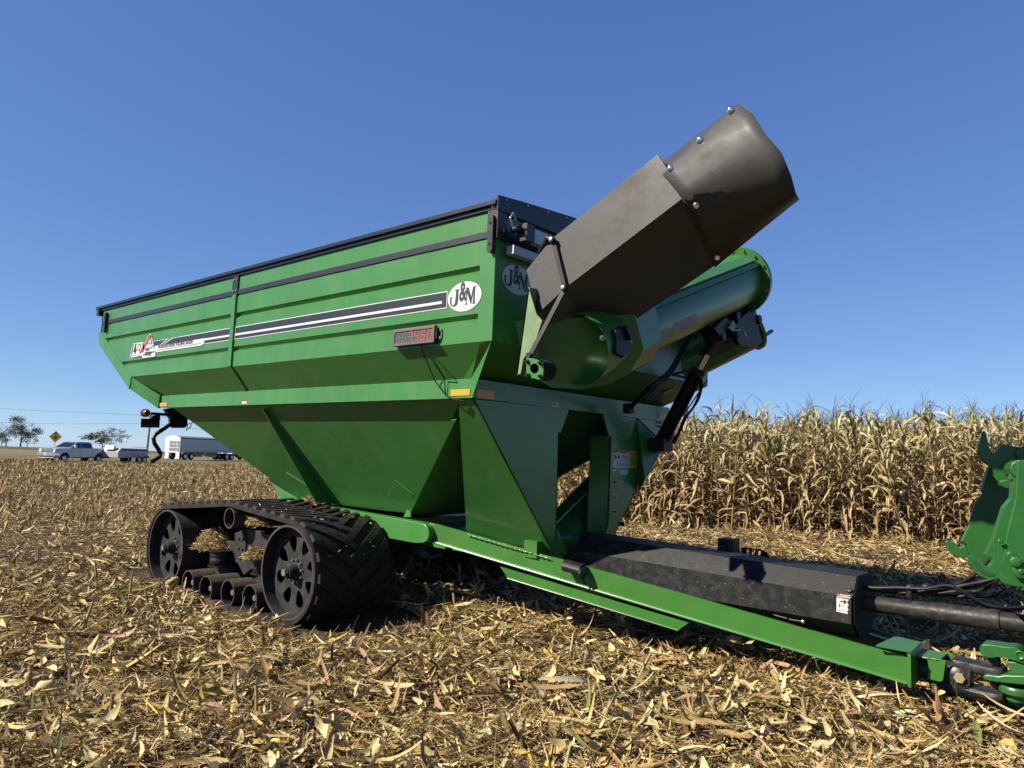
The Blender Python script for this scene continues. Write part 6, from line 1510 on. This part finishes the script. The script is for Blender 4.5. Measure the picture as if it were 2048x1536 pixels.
def road_sign():
    g = at(110, 0, 97.0); p = PD(111, 873.5, np.linalg.norm((at(111, 0, 97) - CAM)[:2]) / np.linalg.norm(ray(111, 880)[:2]) * FPX); o = thing('road_sign', tuple(g), 'yellow diamond stop ahead sign behind the pickup roof', 'road sign')
    f = nrm(V(*(CAM - p)[:2], 0)); f = nrm(f + .35 * V(-f[1], f[0], 0)); sx = V(-f[1], f[0], 0); k = .66
    P = lambda a, b, h=0: p + sx * a + V(0, 0, b) + f * h
    m = MB(); m.prism([P(-k, 0), P(0, -k), P(k, 0), P(0, k)], f * .01); m.build('sign_panel', mat('sign_yellow', (1.3, .95, .01), .45), o)
    m = MB(); m.prism([P(*q, .014) for q in circ(0, -.08, .20, 8, a0=PI / 8)], f * .006); m.build('red_octagon', mat('sign_red', (.75, .07, .03), .45), o)
    m = MB(); m.prism([P(-.035, .18, .014), P(.035, .18, .014), P(.035, .32, .014), P(.14, .30, .014), P(0, .50, .014), P(-.14, .30, .014), P(-.035, .32, .014)], f * .006); m.build('arrow', INK, o)
    m = MB(); m.tube([V(p[0], p[1], g[2] - .2), P(0, .3, -.03)], .035, 0, 6); m.build('post', GALV, o)
road_sign()
WOOD = mat('weathered_pole', (.30, .26, .19), .85, var=.2, vscale=2)
dp_ = 150.0; g = at(292.5, 0, dp_); k_ = np.linalg.norm((g - CAM)[:2]) / np.linalg.norm(ray(292, 880)[:2]) * FPX
pole = thing('utility_pole', tuple(g), 'wooden utility pole standing beyond the trailer', 'utility pole'); ptop = PD(302, 828, k_)
pbase = PD(292.3, 917, k_); m = MB(); m.tube([pbase, ptop], [.24, .15], 0, 8); m.build('pole', WOOD, pole)
m = MB(); c = PD(301.5, 833, k_); m.obox(c, VT * .9, V(VN[0], VN[1], 0) * .06, V(0, 0, .07)); m.build('crossarm', WOOD, pole)
m = MB()
for q in (-.8, .0, .8): m.lathe(c + VT * q + V(0, 0, .07), (0, 0, 1), [(0, .05), (.10, .07), (.2, .05), (.24, 0)], 0, 8)
m.build('insulator', mat('grey_insulator', (.3, .3, .3), .4), pole)
def wire(pts, nm, label):
    P = [PD(px, py, k_ * f) for px, py, f in pts]; Q = []
    for i in range(len(P) - 1):
        for t in np.linspace(0, 1, 9)[:-1]:
            q = P[i] * (1 - t) + P[i + 1] * t; q[2] -= .0; Q.append(q)
    Q.append(P[-1]); m = MB(); m.tube(Q, .028, 0, 5); o = m.build(nm, mat('weathered_wire', (.16, .17, .19), .6) if 'weathered_wire' not in MATS else MATS['weathered_wire']); tag(o, label, 'power line'); return o
wire([(-140, 808.5, 1), (0, 817, 1), (140, 824, 1), (302, 831, 1), (420, 838, 1), (620, 850, 1)], 'power_line', 'higher of the two power lines sagging past the utility pole')
wire([(-140, 842, 1), (0, 844.5, 1), (140, 848, 1), (300, 846.5, 1), (420, 861, 1), (620, 872, 1)], 'power_line', 'lower of the two power lines sagging past the utility pole')

def tree(px, dist, h, crown, dens, name, label, cols, trunk=.25, seed=0):
    r = np.random.default_rng(seed); g = at(px, 0, dist); o = thing(name, tuple(g), label, 'tree', None)
    m = MB(); tips = []
    def branch(p, d, L_, rad, lvl):
        q = p + d * L_; m.tube([p, (p + q) / 2 + r.normal(0, L_ * .06, 3), q], [rad, rad * .8, rad * .6], 0, 6); tips.append((q, lvl))
        if lvl < 3:
            for k in range(r.integers(3, 5)):
                a = r.uniform(0, 6.28); sp_ = r.uniform(.45, .95); nd_ = nrm(d + V(math.cos(a), math.sin(a), .25) * sp_); branch(q, nd_, L_ * r.uniform(.55, .8), rad * .55, lvl + 1)
    branch(g - V(0, 0, .2), V(0, 0, 1), h * .26, trunk, 0); tr_ = m.build('trunk', mat('tree_bark', (.11, .095, .075), .9) if 'tree_bark' not in MATS else MATS['tree_bark'], o)
    tip = np.array([t[0] for t in tips if t[1] >= 2]); c0 = g + V(0, 0, h * .64)
    tip = c0 + (tip - tip.mean(0)) / np.abs(tip - tip.mean(0)).max(0) * np.array([crown, crown, h * .36])
    n = dens; b = tip[r.integers(len(tip), size=n)] + r.normal(0, 1, (n, 3)) * np.array([crown * .11, crown * .11, h * .055])
    b = b[b[:, 2] > g[2] + h * .2]; n = len(b)
    cc = np.array(cols)[r.integers(len(cols), size=n)] * r.normal(1, .15, (n, 1))
    v, f, c = strips(b[:, 0], b[:, 1], b[:, 2], r.uniform(0, 6.28, n), r.normal(0, .6, n), r.uniform(0, 3.1, n), r.uniform(.30, .65, n) * crown / 4, r.uniform(.22, .5, n) * crown / 4, r.normal(0, .1, n), cc, 1)
    lo = bpy.data.objects.new('crown', raw_mesh('crown', v, f, np.clip(c * KA, .01, 1), LEAFC)); COL.objects.link(lo); attach(lo, o); return o
gr = [(.115, .125, .06), (.15, .15, .075), (.09, .105, .05)]
tree(14, 300, 8.2, 3.0, 900, 'tree', 'slender open tree left of the tall spreading one on the horizon', gr, .22, 3)
tree(43, 300, 9.6, 5.0, 2200, 'tree', 'tall spreading tree on the horizon beyond the pickup', gr, .3, 5)
tree(56, 296, 4.2, 2.4, 1100, 'shrub_tree', 'low dark bushy tree at the right foot of the tall spreading tree', [(.035, .045, .025), (.05, .06, .03)], .15, 8)
tree(4, 310, 4.6, 3.2, 1000, 'shrub_tree', 'low bushy tree left of the slender open tree on the horizon', [(.06, .07, .035), (.085, .09, .045)], .15, 12)
tree(207, 240, 6.2, 5.0, 1500, 'tree', 'wide flat topped tree behind the service trailer', [(.16, .165, .075), (.2, .195, .1), (.12, .13, .06)], .25, 15)
